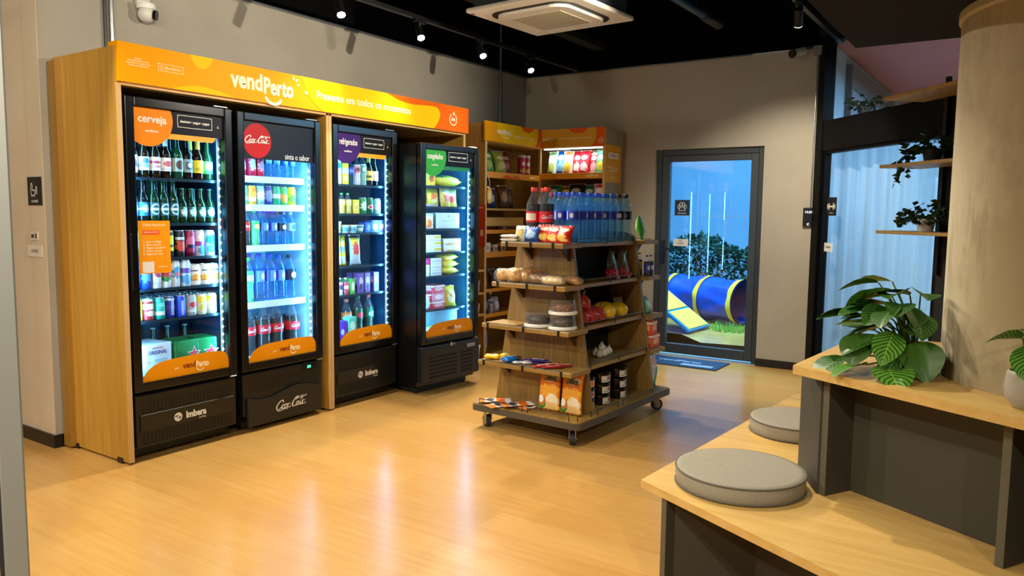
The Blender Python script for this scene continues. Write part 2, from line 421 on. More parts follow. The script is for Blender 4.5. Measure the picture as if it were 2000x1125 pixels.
# door mat
s = thing('door_mat', 'dark blue door mat before the garden door', 'mat', (6.83, 2.66, 0))
b = MB(); b.box((-.20, -.42, 0), (.20, .46, .012), .005); b.build('pile', pm('#17385c', .9, bump=.6, bscale=400), s)
o = text('lettering', 'vendPerto', .10, pm('#8fa9bd', .9), s, Matrix.Translation((.02, 0, .0125)) @ Matrix.Rotation(-pi/2, 4, 'Z'), bold=.002)
b = MB(); b.box((-.15, -.36, .0118), (-.07, -.06, .0126)); b.build('motif', pm('#7f9bb2', .9), s)

# ------------------------------------------------------------------ glass wall to the gym (42 degrees)
GA = R(42); G0 = Vector((7.113, 1.55, 0)); GD = Vector((-cos(GA), -sin(GA), 0))
MG = Matrix.Translation(G0) @ Matrix((( GD.x, -GD.y, 0, 0), (GD.y, GD.x, 0, 0), (0, 0, 1, 0), (0, 0, 0, 1)))   # local x along the wall, local +y into the gym
def gb(bb, lo, hi, bev=0): bb.box(lo, hi, bev, M=MG)
w = struct(thing('window_1', 'black framed glass transom above the gym door', 'window'))
b = MB(); gb(b, (0, -.05, 0), (.10, .05, 2.9)); gb(b, (.10, -.04, 2.83), (2.4, .04, 2.9)); gb(b, (.10, -.045, 1.94), (2.4, .045, 2.19)); b.build('frame', pm('#060607', .5, spec=.15), w)
b = MB(); gb(b, (.10, -.004, 2.19), (2.4, .004, 2.83)); b.build('glass_pane', M_GLASS, w)
w = struct(thing('door_2', 'tall glass gym door in a black frame', 'door'))
b = MB(); gb(b, (.10, -.03, .01), (.135, .03, 1.94)); gb(b, (1.56, -.03, .01), (1.62, .03, 1.94)); gb(b, (.135, -.03, .01), (1.56, .03, .10)); gb(b, (.135, -.03, 1.915), (1.56, .03, 1.94)); b.build('frame', pm('#060607', .5, spec=.15), w)
b = MB(); gb(b, (.135, -.004, .1), (1.56, .004, 1.915)); b.build('glass_pane', M_GLASS, w)
b = MB(); gb(b, (1.62, -.05, 0), (5.6, .05, 1.94)); gb(b, (2.4, -.05, 1.94), (5.6, .05, 3.4)); gb(b, (0, -.05, 2.9), (2.4, .05, 3.4)); struct(b.build('wall_gym', M_BLACK))
# the two signs on the gym door
def on_gym(x, z, off=-.012): return MG @ Vector((x, off, z))
s = thing('gym_sign', 'black dumbbell sign on the tall gym door glass', 'sign', on_gym(.235, 1.39, -.0092), math.atan2(GD.y, GD.x))
b = MB(); b.box((-.072, .0, 0), (.072, .005, .155)); b.build('plate', pm('#0d0e14', .4), s)
MF = facing_y(0, -.0006, 0)
b = MB()
for p in ([(-.026, .07), (.026, .07), (.026, .085), (-.026, .085)],): b.prism(p, .0006)
for sg in (-1, 1):
    pts = [(sg*(.026+.02*sin(pi*i/8)), .045+.065*i/8) for i in range(9)]; b.prism(pts if sg > 0 else pts[::-1], .0006)
    pts = [(sg*(.050+.012*sin(pi*i/8)), .05+.055*i/8) for i in range(9)]; b.prism(pts if sg > 0 else pts[::-1], .0006)
art('dumbbell', b.mesh('dumbbell', WHITE), pm('#d8d2be', .5), s, MF)
text('lettering', 'FITNESS', .014, pm('#c9a58d', .5), s, MF @ Matrix.Translation((0, .022, 0)), width=.06)
s = thing('gym_plate', 'small white plate below the dumbbell sign on gym door', 'sign', on_gym(.215, 1.085, -.0092), math.atan2(GD.y, GD.x))
b = MB(); b.box((-.06, 0, 0), (.06, .005, .075)); b.build('plate', WHITE, s)
text('lettering', 'FITNESS', .02, pm('#5a4038', .5), s, MF @ Matrix.Translation((0, .038, 0)), width=.07)
# face reader beside the gym door
s = thing('access_reader', 'black face access reader mounted beside the gym door', 'reader', (7.085, 1.614, 1.29))
b = MB(); b.box((0, -.05, 0), (.027, .05, .168), .008, 2); b.build('case', pm('#0a0b0e', .25), s)
text('clock_digits', '19:07', .03, ledmat('#dfe8f2', 1.2), s, facing_x(-.0006, .003, .128))
text('emblem', 'C', .028, ledmat('#cfe3f5', 1.2), s, facing_x(-.0006, .003, .022), bold=.001)
# conduits
def pipe(name, pts, r, mat, label): return tag(MBtube(name, pts, r, mat), label, 'conduit')
def MBtube(name, pts, r, mat, parent=None):
    b = MB(); b.tube(pts, r, 10); return b.build(name, mat, parent, True)
pipe('conduit', [(2.566, 4.58, 2.21), (2.566, 4.58, 3.39)], .013, M_STEEL, 'steel conduit rising behind the tall yellow sign band end')
pipe('conduit', [(2.53, 4.585, 2.21), (2.53, 4.585, 3.39)], .010, pm('#2a2b2c', .4), 'thin dark conduit beside the steel conduit over fridge cabinet')
pipe('conduit', [(6.60, 4.58, 2.1), (6.60, 4.58, 3.39)], .013, pm('#55686a', .35, .5), 'grey conduit above the corner snack shelves')
t = thing('conduit_riser', 'grey conduit with junction box beside the gym door frame', 'conduit', (7.09, 1.575, 0))
MBtube('pipe', [(0, 0, .0), (0, 0, 2.76)], .014, pm('#8c918c', .35, .6), t)
MBtube('thin_pipe', [(.005, .03, 1.46), (.005, .03, 2.76)], .006, M_STEEL, t)
b = MB(); b.box((-.035, -.04, 2.76), (.02, .06, 2.84), .004); b.build('junction_box', pm('#6d6f69', .5), t)

# ------------------------------------------------------------------ behind the glass: gym
M_GYMW = plaster('#9db4c4', '#93abbd', 1.5)
b = MB(); b.box((7.12, 1.535, 0), (13, 1.549, 2.904)); struct(b.build('wall_gym', M_GYMW))
b = MB(); b.box((12.85, -4.6, 0), (13, 1.42, 2.88)); struct(b.build('wall_gym', M_GYMW))
b = MB(); b.prism([(7.3, 1.55), (13, 1.55), (13, -4.6), (1.2, -4.6), (2.94, -2.25), (7.05, 1.45)], .06, Matrix.Translation((0, 0, 2.905))); struct(b.build('ceiling', pm('#c2736c', .8)))
def downlight(x, y, lab):
    t = thing('downlight', lab, 'light', (x, y, 2.904))
    b = MB(); b.lathe([(.085, -.004), (.085, 0)], 24); b.build('rim', WHITE, t); b = MB(); b.lathe([(.07, -.007), (.07, -.004)], 24); b.build('diffuser', pm('#cfd8ff', .5, 0, 2.2), t)
downlight(7.35, .62, 'round white ceiling light close to the dark dropped ceiling'); downlight(8.4, -.05, 'round white ceiling light over the wooden plant shelf')
w = struct(thing('window_2', 'grey framed window in the gym wall', 'window'))
b = MB()
for x0, x1 in ((7.95, 8.0), (9.2, 9.3), (10.6, 10.66)): b.box((x0, 1.475, .3), (x1, 1.534, 2.62))
b.box((7.95, 1.475, 2.62), (10.66, 1.534, 2.82)); b.box((7.95, 1.475, .22), (10.66, 1.534, .3)); b.build('frame', pm('#5b6167', .4), w)
b = MB(); b.box((8.0, 1.515, .3), (9.2, 1.53, 2.62)); b.box((9.3, 1.515, .3), (10.6, 1.53, 2.62)); b.build('glass_pane', pm('#9fb4d0', .12), w)
def reflections():  # streaked sheet added to imitate the reflections in the gym glass
    b = MB(); L = 2.25
    b.grid(lambda u, v: MG @ Vector((-.07+u*L, .13+.018*sin(u*75)+.010*sin(u*31+2), .04+v*1.98)), 220, 4)
    m, nt, bs = newmat('reflection_sheet'); out = nt.nodes['Material Output']; nt.nodes.remove(bs)
    df = nt.nodes.new('ShaderNodeBsdfDiffuse'); tl = nt.nodes.new('ShaderNodeBsdfTranslucent'); tr = nt.nodes.new('ShaderNodeBsdfTransparent')
    f = ramp(nt, noise(nt, coords(nt, 'Object', (14, 14, .4)), 1.5, 3), .3, .7); c = mixn(nt, f, hexc('#a9bfcc'), hexc('#c6d6de'))
    nt.links.new(c, df.inputs[0]); nt.links.new(c, tl.inputs[0])
    a = nt.nodes.new('ShaderNodeMixShader'); a.inputs[0].default_value = .6; nt.links.new(df.outputs[0], a.inputs[1]); nt.links.new(tl.outputs[0], a.inputs[2])
    e = nt.nodes.new('ShaderNodeMixShader'); e.inputs[0].default_value = .72; nt.links.new(tr.outputs[0], e.inputs[1]); nt.links.new(a.outputs[0], e.inputs[2]); nt.links.new(e.outputs[0], out.inputs[0])
    return b.build('reflection_sheet', m, smooth='all')
tag(reflections(), 'pale streaked sheet added behind the gym door glass for its reflections', 'reflections')
def gymbench(x, y, rz, lab, col):
    t = thing('gym_box', lab, 'box', (x, y, 0), rz); b = MB(); b.box((-.45, -.3, 0), (.45, .3, .72), .02); b.build('body', pm(col, .6), t)
    b = MB(); b.box((-.47, -.32, .72), (.47, .32, .76), .01); b.build('lid', pm('#6d7d8a', .6), t)
gymbench(8.3, .35, .3, 'grey storage box behind the gym door glass', '#54626e')
t = thing('gym_screen', 'tall pale panel standing behind the gym door glass', 'panel', (7.55, .8, 0), GA)
b = MB(); b.box((-.2, -.02, .12), (.2, .02, 1.72), .006); b.build('panel', pm('#c9d5de', .6), t)
b = MB(); b.box((-.2, -.15, 0), (-.15, .15, .12)); b.box((.15, -.15, 0), (.2, .15, .12)); b.build('feet', pm('#8a96a0', .5), t)

# ------------------------------------------------------------------ garden outside
def ground():
    m, nt, b = newmat('gravel'); v = coords(nt, 'Object')
    vo = nt.nodes.new('ShaderNodeTexVoronoi'); vo.inputs['Scale'].default_value = 45; nt.links.new(v, vo.inputs['Vector'])
    c = mixn(nt, vo.outputs['Distance'], hexc('#b9a9a6'), hexc('#6d5a58')); nt.links.new(c, b.inputs['Base Color']); b.inputs['Roughness'].default_value = .9; return m
b = MB(); b.box((7.3, 1.55, -.06), (13, 8, -.005)); o = b.build('ground', ground()); o['kind'] = 'structure'
b = MB(); b.box((12.85, 1.55, -.05), (13, 8, 3.6)); struct(b.build('wall_garden', plaster('#7ba6c4', '#6f9abb', 1)))
b = MB(); b.box((7.3, 7.85, -.05), (12.85, 8, 3.6)); struct(b.build('wall_garden', plaster('#7ba6c4', '#6f9abb', 1)))
b = MB(); b.prism([(7.31, 1.6), (7.75, 1.6), (8.15, 2.3), (8.05, 2.9), (8.5, 3.3), (8.6, 4.4), (7.31, 4.4)], .02, Matrix.Translation((0, 0, -.02))); o = b.build('path', pm('#b9cddb', .6)); o['kind'] = 'structure'
def tunnel():
    t = thing('agility_tunnel', 'blue dog agility tunnel with yellow bands in the garden', 'tunnel')
    a, c = Vector((9.62, 2.9, .30)), Vector((10.35, 4.9, .30)); ax = (c-a).normalized(); sd = Vector((0, 0, 1)).cross(ax).normalized()
    def sk(u, v, r0=.285, t0=0, t1=1):
        k = t0+(t1-t0)*v; sag = .05*abs(sin(k*4*pi)); an = 2*pi*u
        r = r0-sag*.5*(1+.7*sin(5*an+9*k)+.5*sin(9*an-14*k))
        return a+(c-a)*k+sd*(r*cos(an)*1.05)+Vector((0, 0, r*sin(an)))
    b = MB(); b.grid(lambda u, v: sk(u, v), 40, 48, True); b.build('skin', pm('#0b3fb4', .45), t, 'all')
    b = MB(); b.grid(lambda u, v: sk(u, v, .27), 30, 12, True); b.build('lining', pm('#0a2c80', .6), t, 'all')
    for k in (0.0, .25, .5, .75):
        b = MB(); b.grid(lambda u, v: sk(u, v, .297, k, k+.035), 40, 2, True); b.build('band', pm('#e8bd2e', .5), t, 'all')
tunnel()
def ramp_board():
    t = thing('agility_ramp', 'yellow slatted agility ramp with blue edges in garden', 'ramp', (8.5, 3.22, 0), R(-3))
    ln = math.hypot(.95, .66); M0 = Matrix.Translation((0, 0, .02)) @ Matrix.Rotation(math.atan2(.62, .9), 4, 'X')
    b = MB(); b.box((0, 0, 0), (.62, 1.05, .03), M=M0); b.build('board', pm('#1878c8', .5), t)
    for k in range(3):
        b = MB(); b.box((.035, .02+k*.345, .03), (.585, .335+k*.345, .042), .004, M=M0); b.build('tread', pm('#ead544', .55), t)
    b = MB(); b.box((.03, .82, -.02), (.07, .86, .58)); b.box((.55, .82, -.02), (.59, .86, .58)); b.build('leg', pm('#1878c8', .5), t)
ramp_board()
def leafquad(b, p, n, L, wd, roll):
    n = n.normalized(); s = n.cross(Vector((0, 0, 1)))
    if s.length < .1: s = Vector((1, 0, 0))
    s = (Matrix.Rotation(roll, 3, n) @ s.normalized()); up = n.cross(s)
    q = [p, p+n*L*.5+s*wd*.5+up*L*.08, p+n*L, p+n*L*.5-s*wd*.5+up*L*.08]
    b.face(q, ((.5, 0), (1, .5), (.5, 1), (0, .5)))
def hedge():
    b = MB(); rnd = random.Random(3)
    for i in range(8500):
        y = rnd.uniform(2.3, 6.6); z = rnd.uniform(.02, .98+.08*sin(y*5)); x = 10.9+rnd.uniform(0, .45)+.1*sin(y*4+z*7)
        if rnd.random() < .25: z = .92+.1*sin(y*5)+rnd.uniform(-.05, .06)
        n = Vector((-1+rnd.uniform(-.5, .8), rnd.uniform(-.8, .8), rnd.uniform(-.3, .9)))
        leafquad(b, Vector((x, y, z)), n, rnd.uniform(.07, .13), rnd.uniform(.04, .06), rnd.uniform(-1, 1))
    t = thing('hedge', 'dense leafy hedge behind the blue tunnel', 'hedge', (0, 0, 0))
    b.build('foliage', pm('#2a5a4c', .5), t)
    b = MB()
    for i in range(16): b.tube([(11.15, 2.5+i*.26, -.01), (11.2, 2.52+i*.26, .4), (11.15, 2.45+i*.26+.05, .85)], .012, 5)
    b.build('stems', pm('#4a3a28', .8), t)
hedge()
def grass(cx, cy, n, s, seed):
    b = MB(); rnd = random.Random(seed)
    for i in range(n):
        a, r = rnd.uniform(0, 2*pi), s*math.sqrt(rnd.random()); p = Vector((cx+r*cos(a), cy+r*sin(a)*1.6, -.005))
        h = rnd.uniform(.05, .12); d = Vector((rnd.uniform(-.05, .05), rnd.uniform(-.05, .05), h)); sd = Vector((rnd.uniform(-1, 1), rnd.uniform(-1, 1), 0)).normalized()*.006
        b.face([p-sd, p+sd, p+d])
    return b
o = grass(9.1, 2.92, 260, .18, 1).build('grass', pm('#6fae3c', .6)); o['kind'] = 'stuff'; tag(o, 'green grass tufts at the mouth of the blue tunnel', 'grass')
def broadplant(x, y, lab):
    t = thing('garden_plant', lab, 'plant', (x, y, 0)); b = MB(); rnd = random.Random(8)
    for i in range(26):
        a = rnd.uniform(0, 2*pi); leafquad(b, Vector((0, 0, .02+rnd.uniform(0, .12))), Vector((cos(a), sin(a), rnd.uniform(.3, 1.2))), rnd.uniform(.1, .17), .05, 0)
    b.build('foliage', pm('#86c23f', .5), t); b = MB(); b.tube([(0, 0, -.006), (0, 0, .16)], .008, 5); b.build('stem', pm('#5b7a33', .7), t)
broadplant(8.55, 2.18, 'bright green leafy plant at the garden path edge')

# ------------------------------------------------------------------ ceiling equipment
def ac():
    t = thing('air_conditioner', 'white four-way cassette air conditioner hung from the ceiling', 'air conditioner', (4.93, 2.98, 2.80), R(-3.5))
    CREAM = pm('#e6ddcc', .5)
    b = MB(); hw = .44
    b.box((-hw, -hw, .0), (hw, hw, .035), .012, 2); b.build('panel', CREAM, t)
    def rr(r, w):
        p = []
        for cx, cy, a0 in ((w-r, w-r, 0), (-w+r, w-r, 90), (-w+r, -w+r, 180), (w-r, -w+r, 270)):
            p += [(cx+r*cos(R(a0+18*i)), cy+r*sin(R(a0+18*i))) for i in range(6)]
        return p
    b = MB(); b.prism(rr(.14, .345), .006, Matrix.Translation((0, 0, -.004))); b.build('air_slot', pm('#15120e', .6), t)
    b = MB(); b.prism(rr(.11, .305), .022, Matrix.Translation((0, 0, -.024))); b.build('intake_cover', CREAM, t)
    b = MB()
    for i in range(30): b.box((-.20, -.215+i*.0145, -.0275), (.20, -.215+i*.0145+.006, -.024))
    for i in range(5): b.box((-.2+i*.1-.003, -.215, -.0275), (-.2+i*.1+.003, .215, -.0238))
    b.build('grille', pm('#b9ad92', .6), t)
    b = MB(); b.box((-.41, .40, -.003), (-.38, .412, .002)); b.build('indicator', pm('#5a4a3a', .4), t)
    for sx in (-1, 1):
        for sy in (-1, 1):
            b = MB(); b.cyl(.005, (sx*.38, sy*.38, .03), (sx*.38, sy*.38, .6), 8); b.build('hanger_rod', M_STEEL, t)
    b = MB(); b.box((-.40, -.40, .035), (.40, .40, .29), .01); b.build('casing', pm('#2b3338', .6), t)
ac()
def spotlight(x, y, z, aim, power, lab, ang=75, on=True, grp=None, blend=.6):
    """track head: adapter, stem, can with a lit lens and its own lamp"""
    t = thing('track_spotlight', lab, 'spotlight', (x, y, z), 0)
    b = MB(); b.box((-.06, -.014, -.02), (.06, .014, 0)); b.build('adapter', M_BLK, t)
    b = MB(); b.cyl(.006, (0, 0, -.05), (0, 0, -.018), 8); b.build('stem', M_BLK, t)
    P = Vector((0, 0, -.085)); d = (Vector(aim)-(Vector((x, y, z))+P)).normalized()
    a, e = P-d*.06, P+d*.06
    b = MB(); b.cyl(.028, a, e, 20); b.build('can', M_BLK, t, True)
    b = MB(); b.cyl(.0265, e-d*.001, e+d*.004, 20); b.build('lens', ledmat('#fff0dc', 40) if on else ledmat('#fff6ea', 3), t)
    if power:
        o = lamp('SPOT', 'spot_lamp', Vector((x, y, z))+e+d*.012, power, WARM, Vector(aim), spot_size=R(ang), spot_blend=blend, shadow_soft_size=.03)
    return t
def track(x0, x1, y, z, lab):
    t = thing('light_track', lab, 'track', (0, 0, 0)); b = MB(); b.box((x0, y-.018, z), (x1, y+.018, z+.03)); b.build('rail', M_BLK, t)
    n = max(2, int((x1-x0)/1.6))
    for i in range(n+1):
        x = x0+.1+(x1-x0-.2)*i/n; b = MB(); b.cyl(.004, (x, y, z+.03), (x, y, 3.4), 6); b.build('hanger', M_BLK, t)
track(-1.2, 6.9, 3.86, 2.80, 'black lighting track running over the fridge fronts')
for i, (x, a) in enumerate(((3.70, (3.0, 2.5, 0)), (4.50, (3.5, 2.2, 0)), (5.28, (4.2, 2.0, 0)), (6.02, (4.9, 2.2, 0)))):
    spotlight(x, 3.86, 2.80, a, LP['A'], ('lit track spotlight nearest the tall fridge sign lettering', 'lit track spotlight between wall shadow and cassette corner', 'second lit track spotlight from the wall corner', 'lit track spotlight closest to the wall corner')[i], 100)
for x, a in ((-.8, (2.1, 4.5, 1.3)), (.6, (1.6, 2.6, 0)), (1.9, (2.3, 2.0, 0))):
    spotlight(x, 3.86, 2.80, a, LP['A2'], 'black track spotlight above the shop entrance floor', 110, grp='entrance spotlights')['group'] = 'entrance spotlights'
track(-1.2, 6.9, 1.38, 2.80, 'black lighting track running beside the dark dropped ceiling')
spotlight(5.50, 1.38, 2.80, (7.1, 1.75, .8), LP['B1'], 'black track spotlight shining towards the garden door', 85, on=False)
spotlight(4.42, 1.38, 2.80, (4.2, 4.3, 2.35), LP['B2'], 'black track spotlight aimed at the yellow fridge sign', 80).scale = (1, 1, 1)
for x, a, p in ((3.25, (2.6, 1.2, 0), LP['B3']), (1.7, (2.5, 4.3, 2.15), LP['B4']), (.4, (1.9, 1.7, 0), LP['B3']), (-.9, (1.2, 2.6, 1.0), LP['B5'])):  # last head added out of view to brighten the door leaf and wall end
    spotlight(x, 1.38, 2.80, a, p, 'unseen black track spotlight beside the dark dropped ceiling', 75 if x == 1.7 else 100)['group'] = 'bench spotlights'
track(-2.6, .8, -1.6, 2.80, 'added black lighting track, out of view behind the seats')
spotlight(-.9, -1.6, 2.80, (.9, 1.9, .9), LP['C'], 'added black track spotlight, out of view, brightening the open glass door leaf', 90)  # unseen track and head, added as fill for the door leaf
t = thing('ceiling_pipe', 'blue grey pipe with black clamps under the black ceiling', 'pipe')
MBtube('pipe', [(3.4, 2.26, 2.95), (6.0, 2.23, 2.95)], .035, pm('#1c3f5c', .35, .3), t)
b = MB(); b.cyl(.045, (6.0, 2.23, 2.95), (6.35, 2.226, 2.95), 14); b.build('coupling', M_BLK, t, True)
for x in (4.2, 5.9):
    b = MB(); b.cyl(.004, (x, 2.245, 2.985), (x, 2.245, 3.4), 6); b.build('hanger', M_BLK, t)
b = MB(); b.box((2.6, 3.54, 2.98), (6.9, 3.66, 3.03))
for x in (2.9, 4.4, 5.9): b.box((x, 3.55, 3.03), (x+.02, 3.57, 3.399)); b.box((x, 3.63, 3.03), (x+.02, 3.65, 3.399))
tag(b.build('cable_tray', pm('#141516', .6)), 'black cable tray under the ceiling beside the air conditioner', 'cable tray')
def camera_dome():
    t = thing('security_camera', 'white turret security camera above the wooden fridge cabinet', 'camera', (2.765, 4.6, 2.56))
    b = MB(); b.box((-.042, -.03, .055), (.042, -.0005, .30), .006); b.build('mount', pm('#c9c6bf', .5), t)
    b = MB(); b.lathe([(.052, .03), (.055, .05), (.05, .062)], 20, (0, -.05, 0)); b.build('base', WHITE, t, True)
    b = MB(); b.sphere((0, -.055, 0), .05, 18, 12); b.build('turret', pm('#d8d5cd', .4), t, 'all')
    b = MB(); b.cyl(.030, (.026, -.092, -.004), (.036, -.104, -.006), 16); b.build('lens', pm('#08080a', .1), t)
camera_dome()
t = thing('security_camera', 'bullet security camera under the ceiling beside the gym door', 'camera', (7.05, 1.68, 2.80))
b = MB(); b.cyl(.034, (-.12, .09, -.035), (-.01, .03, .0), 16); b.build('barrel', pm('#b9c9cb', .4), t, True)
b = MB(); b.cyl(.036, (-.135, .098, -.04), (-.118, .089, -.034), 16); b.build('lens_hood', pm('#0b0b0d', .3), t, True)
b = MB(); b.tube([(-.03, .04, 0), (.0, .0, .03), (.03, -.03, .03), (.06, -.04, .03)], .012, 8); b.build('arm', pm('#3c3f40', .4), t, True)
# ------------------------------------------------------------------ fridge cabinet with the long sign
t = thing('fridge_cabinet', 'light oak surround cabinet housing the four drinks fridges', 'cabinet')
b = MB(); b.box((2.222, 3.955, .012), (2.250, 4.585, 2.215)); b.build('side_panel', OAK, t)
b = MB(); b.box((2.222, 3.952, .012), (2.250, 3.9549, 2.03)); b.build('edge_band', OAKE, t)
b = MB(); b.box((2.19, 4.50, .012), (2.2215, 4.58, 2.19)); b.build('filler_strip', wood('#8f6726', '#a3792f', 'z'), t)
b = MB(); b.box((3.654, 3.955, .012), (3.676, 4.57, 2.02)); b.box((3.679, 3.955, .012), (3.701, 4.57, 2.02)); b.build('partition', OAK, t)
b = MB(); b.box((3.654, 3.952, .012), (3.676, 3.9549, 2.03)); b.box((3.679, 3.952, .012), (3.701, 3.9549, 2.03)); b.build('edge_band', OAKE, t)
b = MB(); b.box((5.165, 3.955, .012), (5.190, 4.585, 2.215)); b.build('side_panel', OAK, t)
b = MB(); b.box((5.165, 3.952, .012), (5.190, 3.9549, 2.03)); b.build('edge_band', OAKE, t)
b = MB(); b.box((2.250, 3.975, 2.021), (5.165, 4.585, 2.039)); b.build('ceiling_board', OAKX, t)
b = MB(); b.box((2.250, 3.952, 2.02), (5.165, 3.975, 2.035)); b.build('edge_band', OAKE, t)
b = MB(); b.box((2.25, 4.575, .012), (5.165, 4.585, 2.02)); b.build('back_panel', pm('#1b1a18', .7), t)
for x in (2.236, 3.677, 5.178):
    for y in (4.04, 4.50): b = MB(); b.box((x-.02, y-.025, 0), (x+.02, y+.025, .03)); b.build('foot', M_BLK, t)
b = MB()
b.box((2.226, 3.930, 2.036), (5.2, 3.9515, 2.238)); b.box((2.226, 3.9516, 2.2155), (5.2, 4.02, 2.238)); sg = b.build('sign_board', pm('#f3a400', .5, spec=.12), t)
SY = 3.9294
def flat(name, poly, mat, parent, lift=0, y=SY): 
    b = MB(); b.prism(poly, .0004, facing_y(0, y-lift*.0004, 0)); return b.build(name, mat, parent)
YEL = pm('#f4c400', .5, spec=.12); DOR = pm('#e6640c', .5, spec=.12); CRM = pm('#fff1cf', .5, spec=.12)
def curve2(*pts): return [(p.x, p.y) for p in smoothline(pts, 8)]
flat('yellow_shape', curve2((3.42, 2.238), (3.46, 2.17), (3.52, 2.09), (3.61, 2.036)) + [(4.75, 2.036), (4.80, 2.09), (4.83, 2.15), (4.80, 2.195), (4.73, 2.205), (4.5, 2.190), (4.35, 2.202), (4.22, 2.238)], YEL, sg)
flat('yellow_drop', curve2((2.635, 2.238), (2.665, 2.19), (2.69, 2.172), (2.73, 2.172), (2.76, 2.195), (2.785, 2.238)), YEL, sg)
flat('yellow_wave', curve2((2.52, 2.036), (2.6, 2.060), (2.7, 2.072), (2.82, 2.06), (2.93, 2.036)), YEL, sg)
flat('orange_shape', curve2((4.22, 2.238), (4.35, 2.204), (4.5, 2.192), (4.73, 2.207), (4.805, 2.197), (4.834, 2.15), (4.80, 2.08), (4.75, 2.036)) + [(5.2, 2.036), (5.2, 2.238)], DOR, sg)
def brandmark(parent, x, z, w, y, mats=(CRM, CRM), ext=.0006):
    """the shop's wordmark with its smile"""
    k = w/10.0
    text('lettering', 'vend', 2.9*k, mats[0], parent, facing_y(x-2.42*k, y, z), ext, .10*k, width=4.85*k)
    text('lettering', 'Perto', 2.9*k, mats[1], parent, facing_y(x+2.50*k, y, z-.25*k), ext, .10*k, width=4.85*k)
    lines = [[(.3, -1.55), (.9, -2.15), (1.7, -2.35), (2.5, -2.15), (2.95, -1.6)]]
    st = strokes([[(a, c) for a, c in l] for l in lines], .42, ext, .1, k); art('smile', st.mesh('smile', mats[1]), mats[1], parent, facing_y(x, y, z))
    for ray in ([[(5.05, 1.2), (5.0, 1.75)], [(5.4, 1.05), (5.75, 1.45)], [(5.6, .6), (6.0, .75)]] if w > .2 else []):
        st = strokes([ray], .3, ext, .1, k); art('ray', st.mesh('ray', mats[1]), mats[1], parent, facing_y(x, y, z))
brandmark(sg, 3.128, 2.146, .47, SY)
flat('dot', [(3.466+.012*cos(i*pi/8), 2.138+.012*sin(i*pi/8)) for i in range(16)], CRM, sg, 2)
text('slogan', 'Presente em todos os momentos', .07, CRM, sg, facing_y(4.015, SY-.0006, 2.136), .0006, .0012, width=.926)
text('small_print', 'Aberto\nloja autônoma 24 horas\npagamento na saída da loja\ndúvidas no aplicativo', .0125, CRM, sg, facing_y(2.335, SY, 2.145), .0003)
text('handle_name', '@vendperto', .02, CRM, sg, facing_y(2.53, SY, 2.14), .0004, width=.09)
st = strokes([[(2.453, 2.122), (2.587, 2.122), (2.592, 2.127), (2.592, 2.153), (2.587, 2.158), (2.453, 2.158), (2.448, 2.153), (2.448, 2.127), (2.453, 2.122)], ell(2.466, 2.14, .009, .010)], .002, .0004, 0)
art('outline', st.mesh('outline', CRM), CRM, sg, facing_y(0, SY, 0))
def clock24(parent, M, r, mat):
    st = strokes([[(r*cos(R(a)), r*sin(R(a))) for a in range(60, -255, -15)]], r*.17, .0006, 0); art('arrow_ring', st.mesh('arrow_ring', mat), mat, parent, M)
    b = MB(); b.prism([(r*.05, r*1.35), (r*.05, r*.65), (r*.62, r*1.0)], .0006); art('arrow_head', b.mesh('arrow_head', mat), mat, parent, M @ Matrix.Rotation(R(10), 4, 'Z') @ Matrix.Translation((r*.1, 0, 0)))
    text('hours', '24h', r*.75, mat, parent, M, .0006, r*.02)
clock24(sg, facing_y(4.995, SY-.0006, 2.13), .045, CRM)
LEDW = ledmat('#d4f4ff', 9)

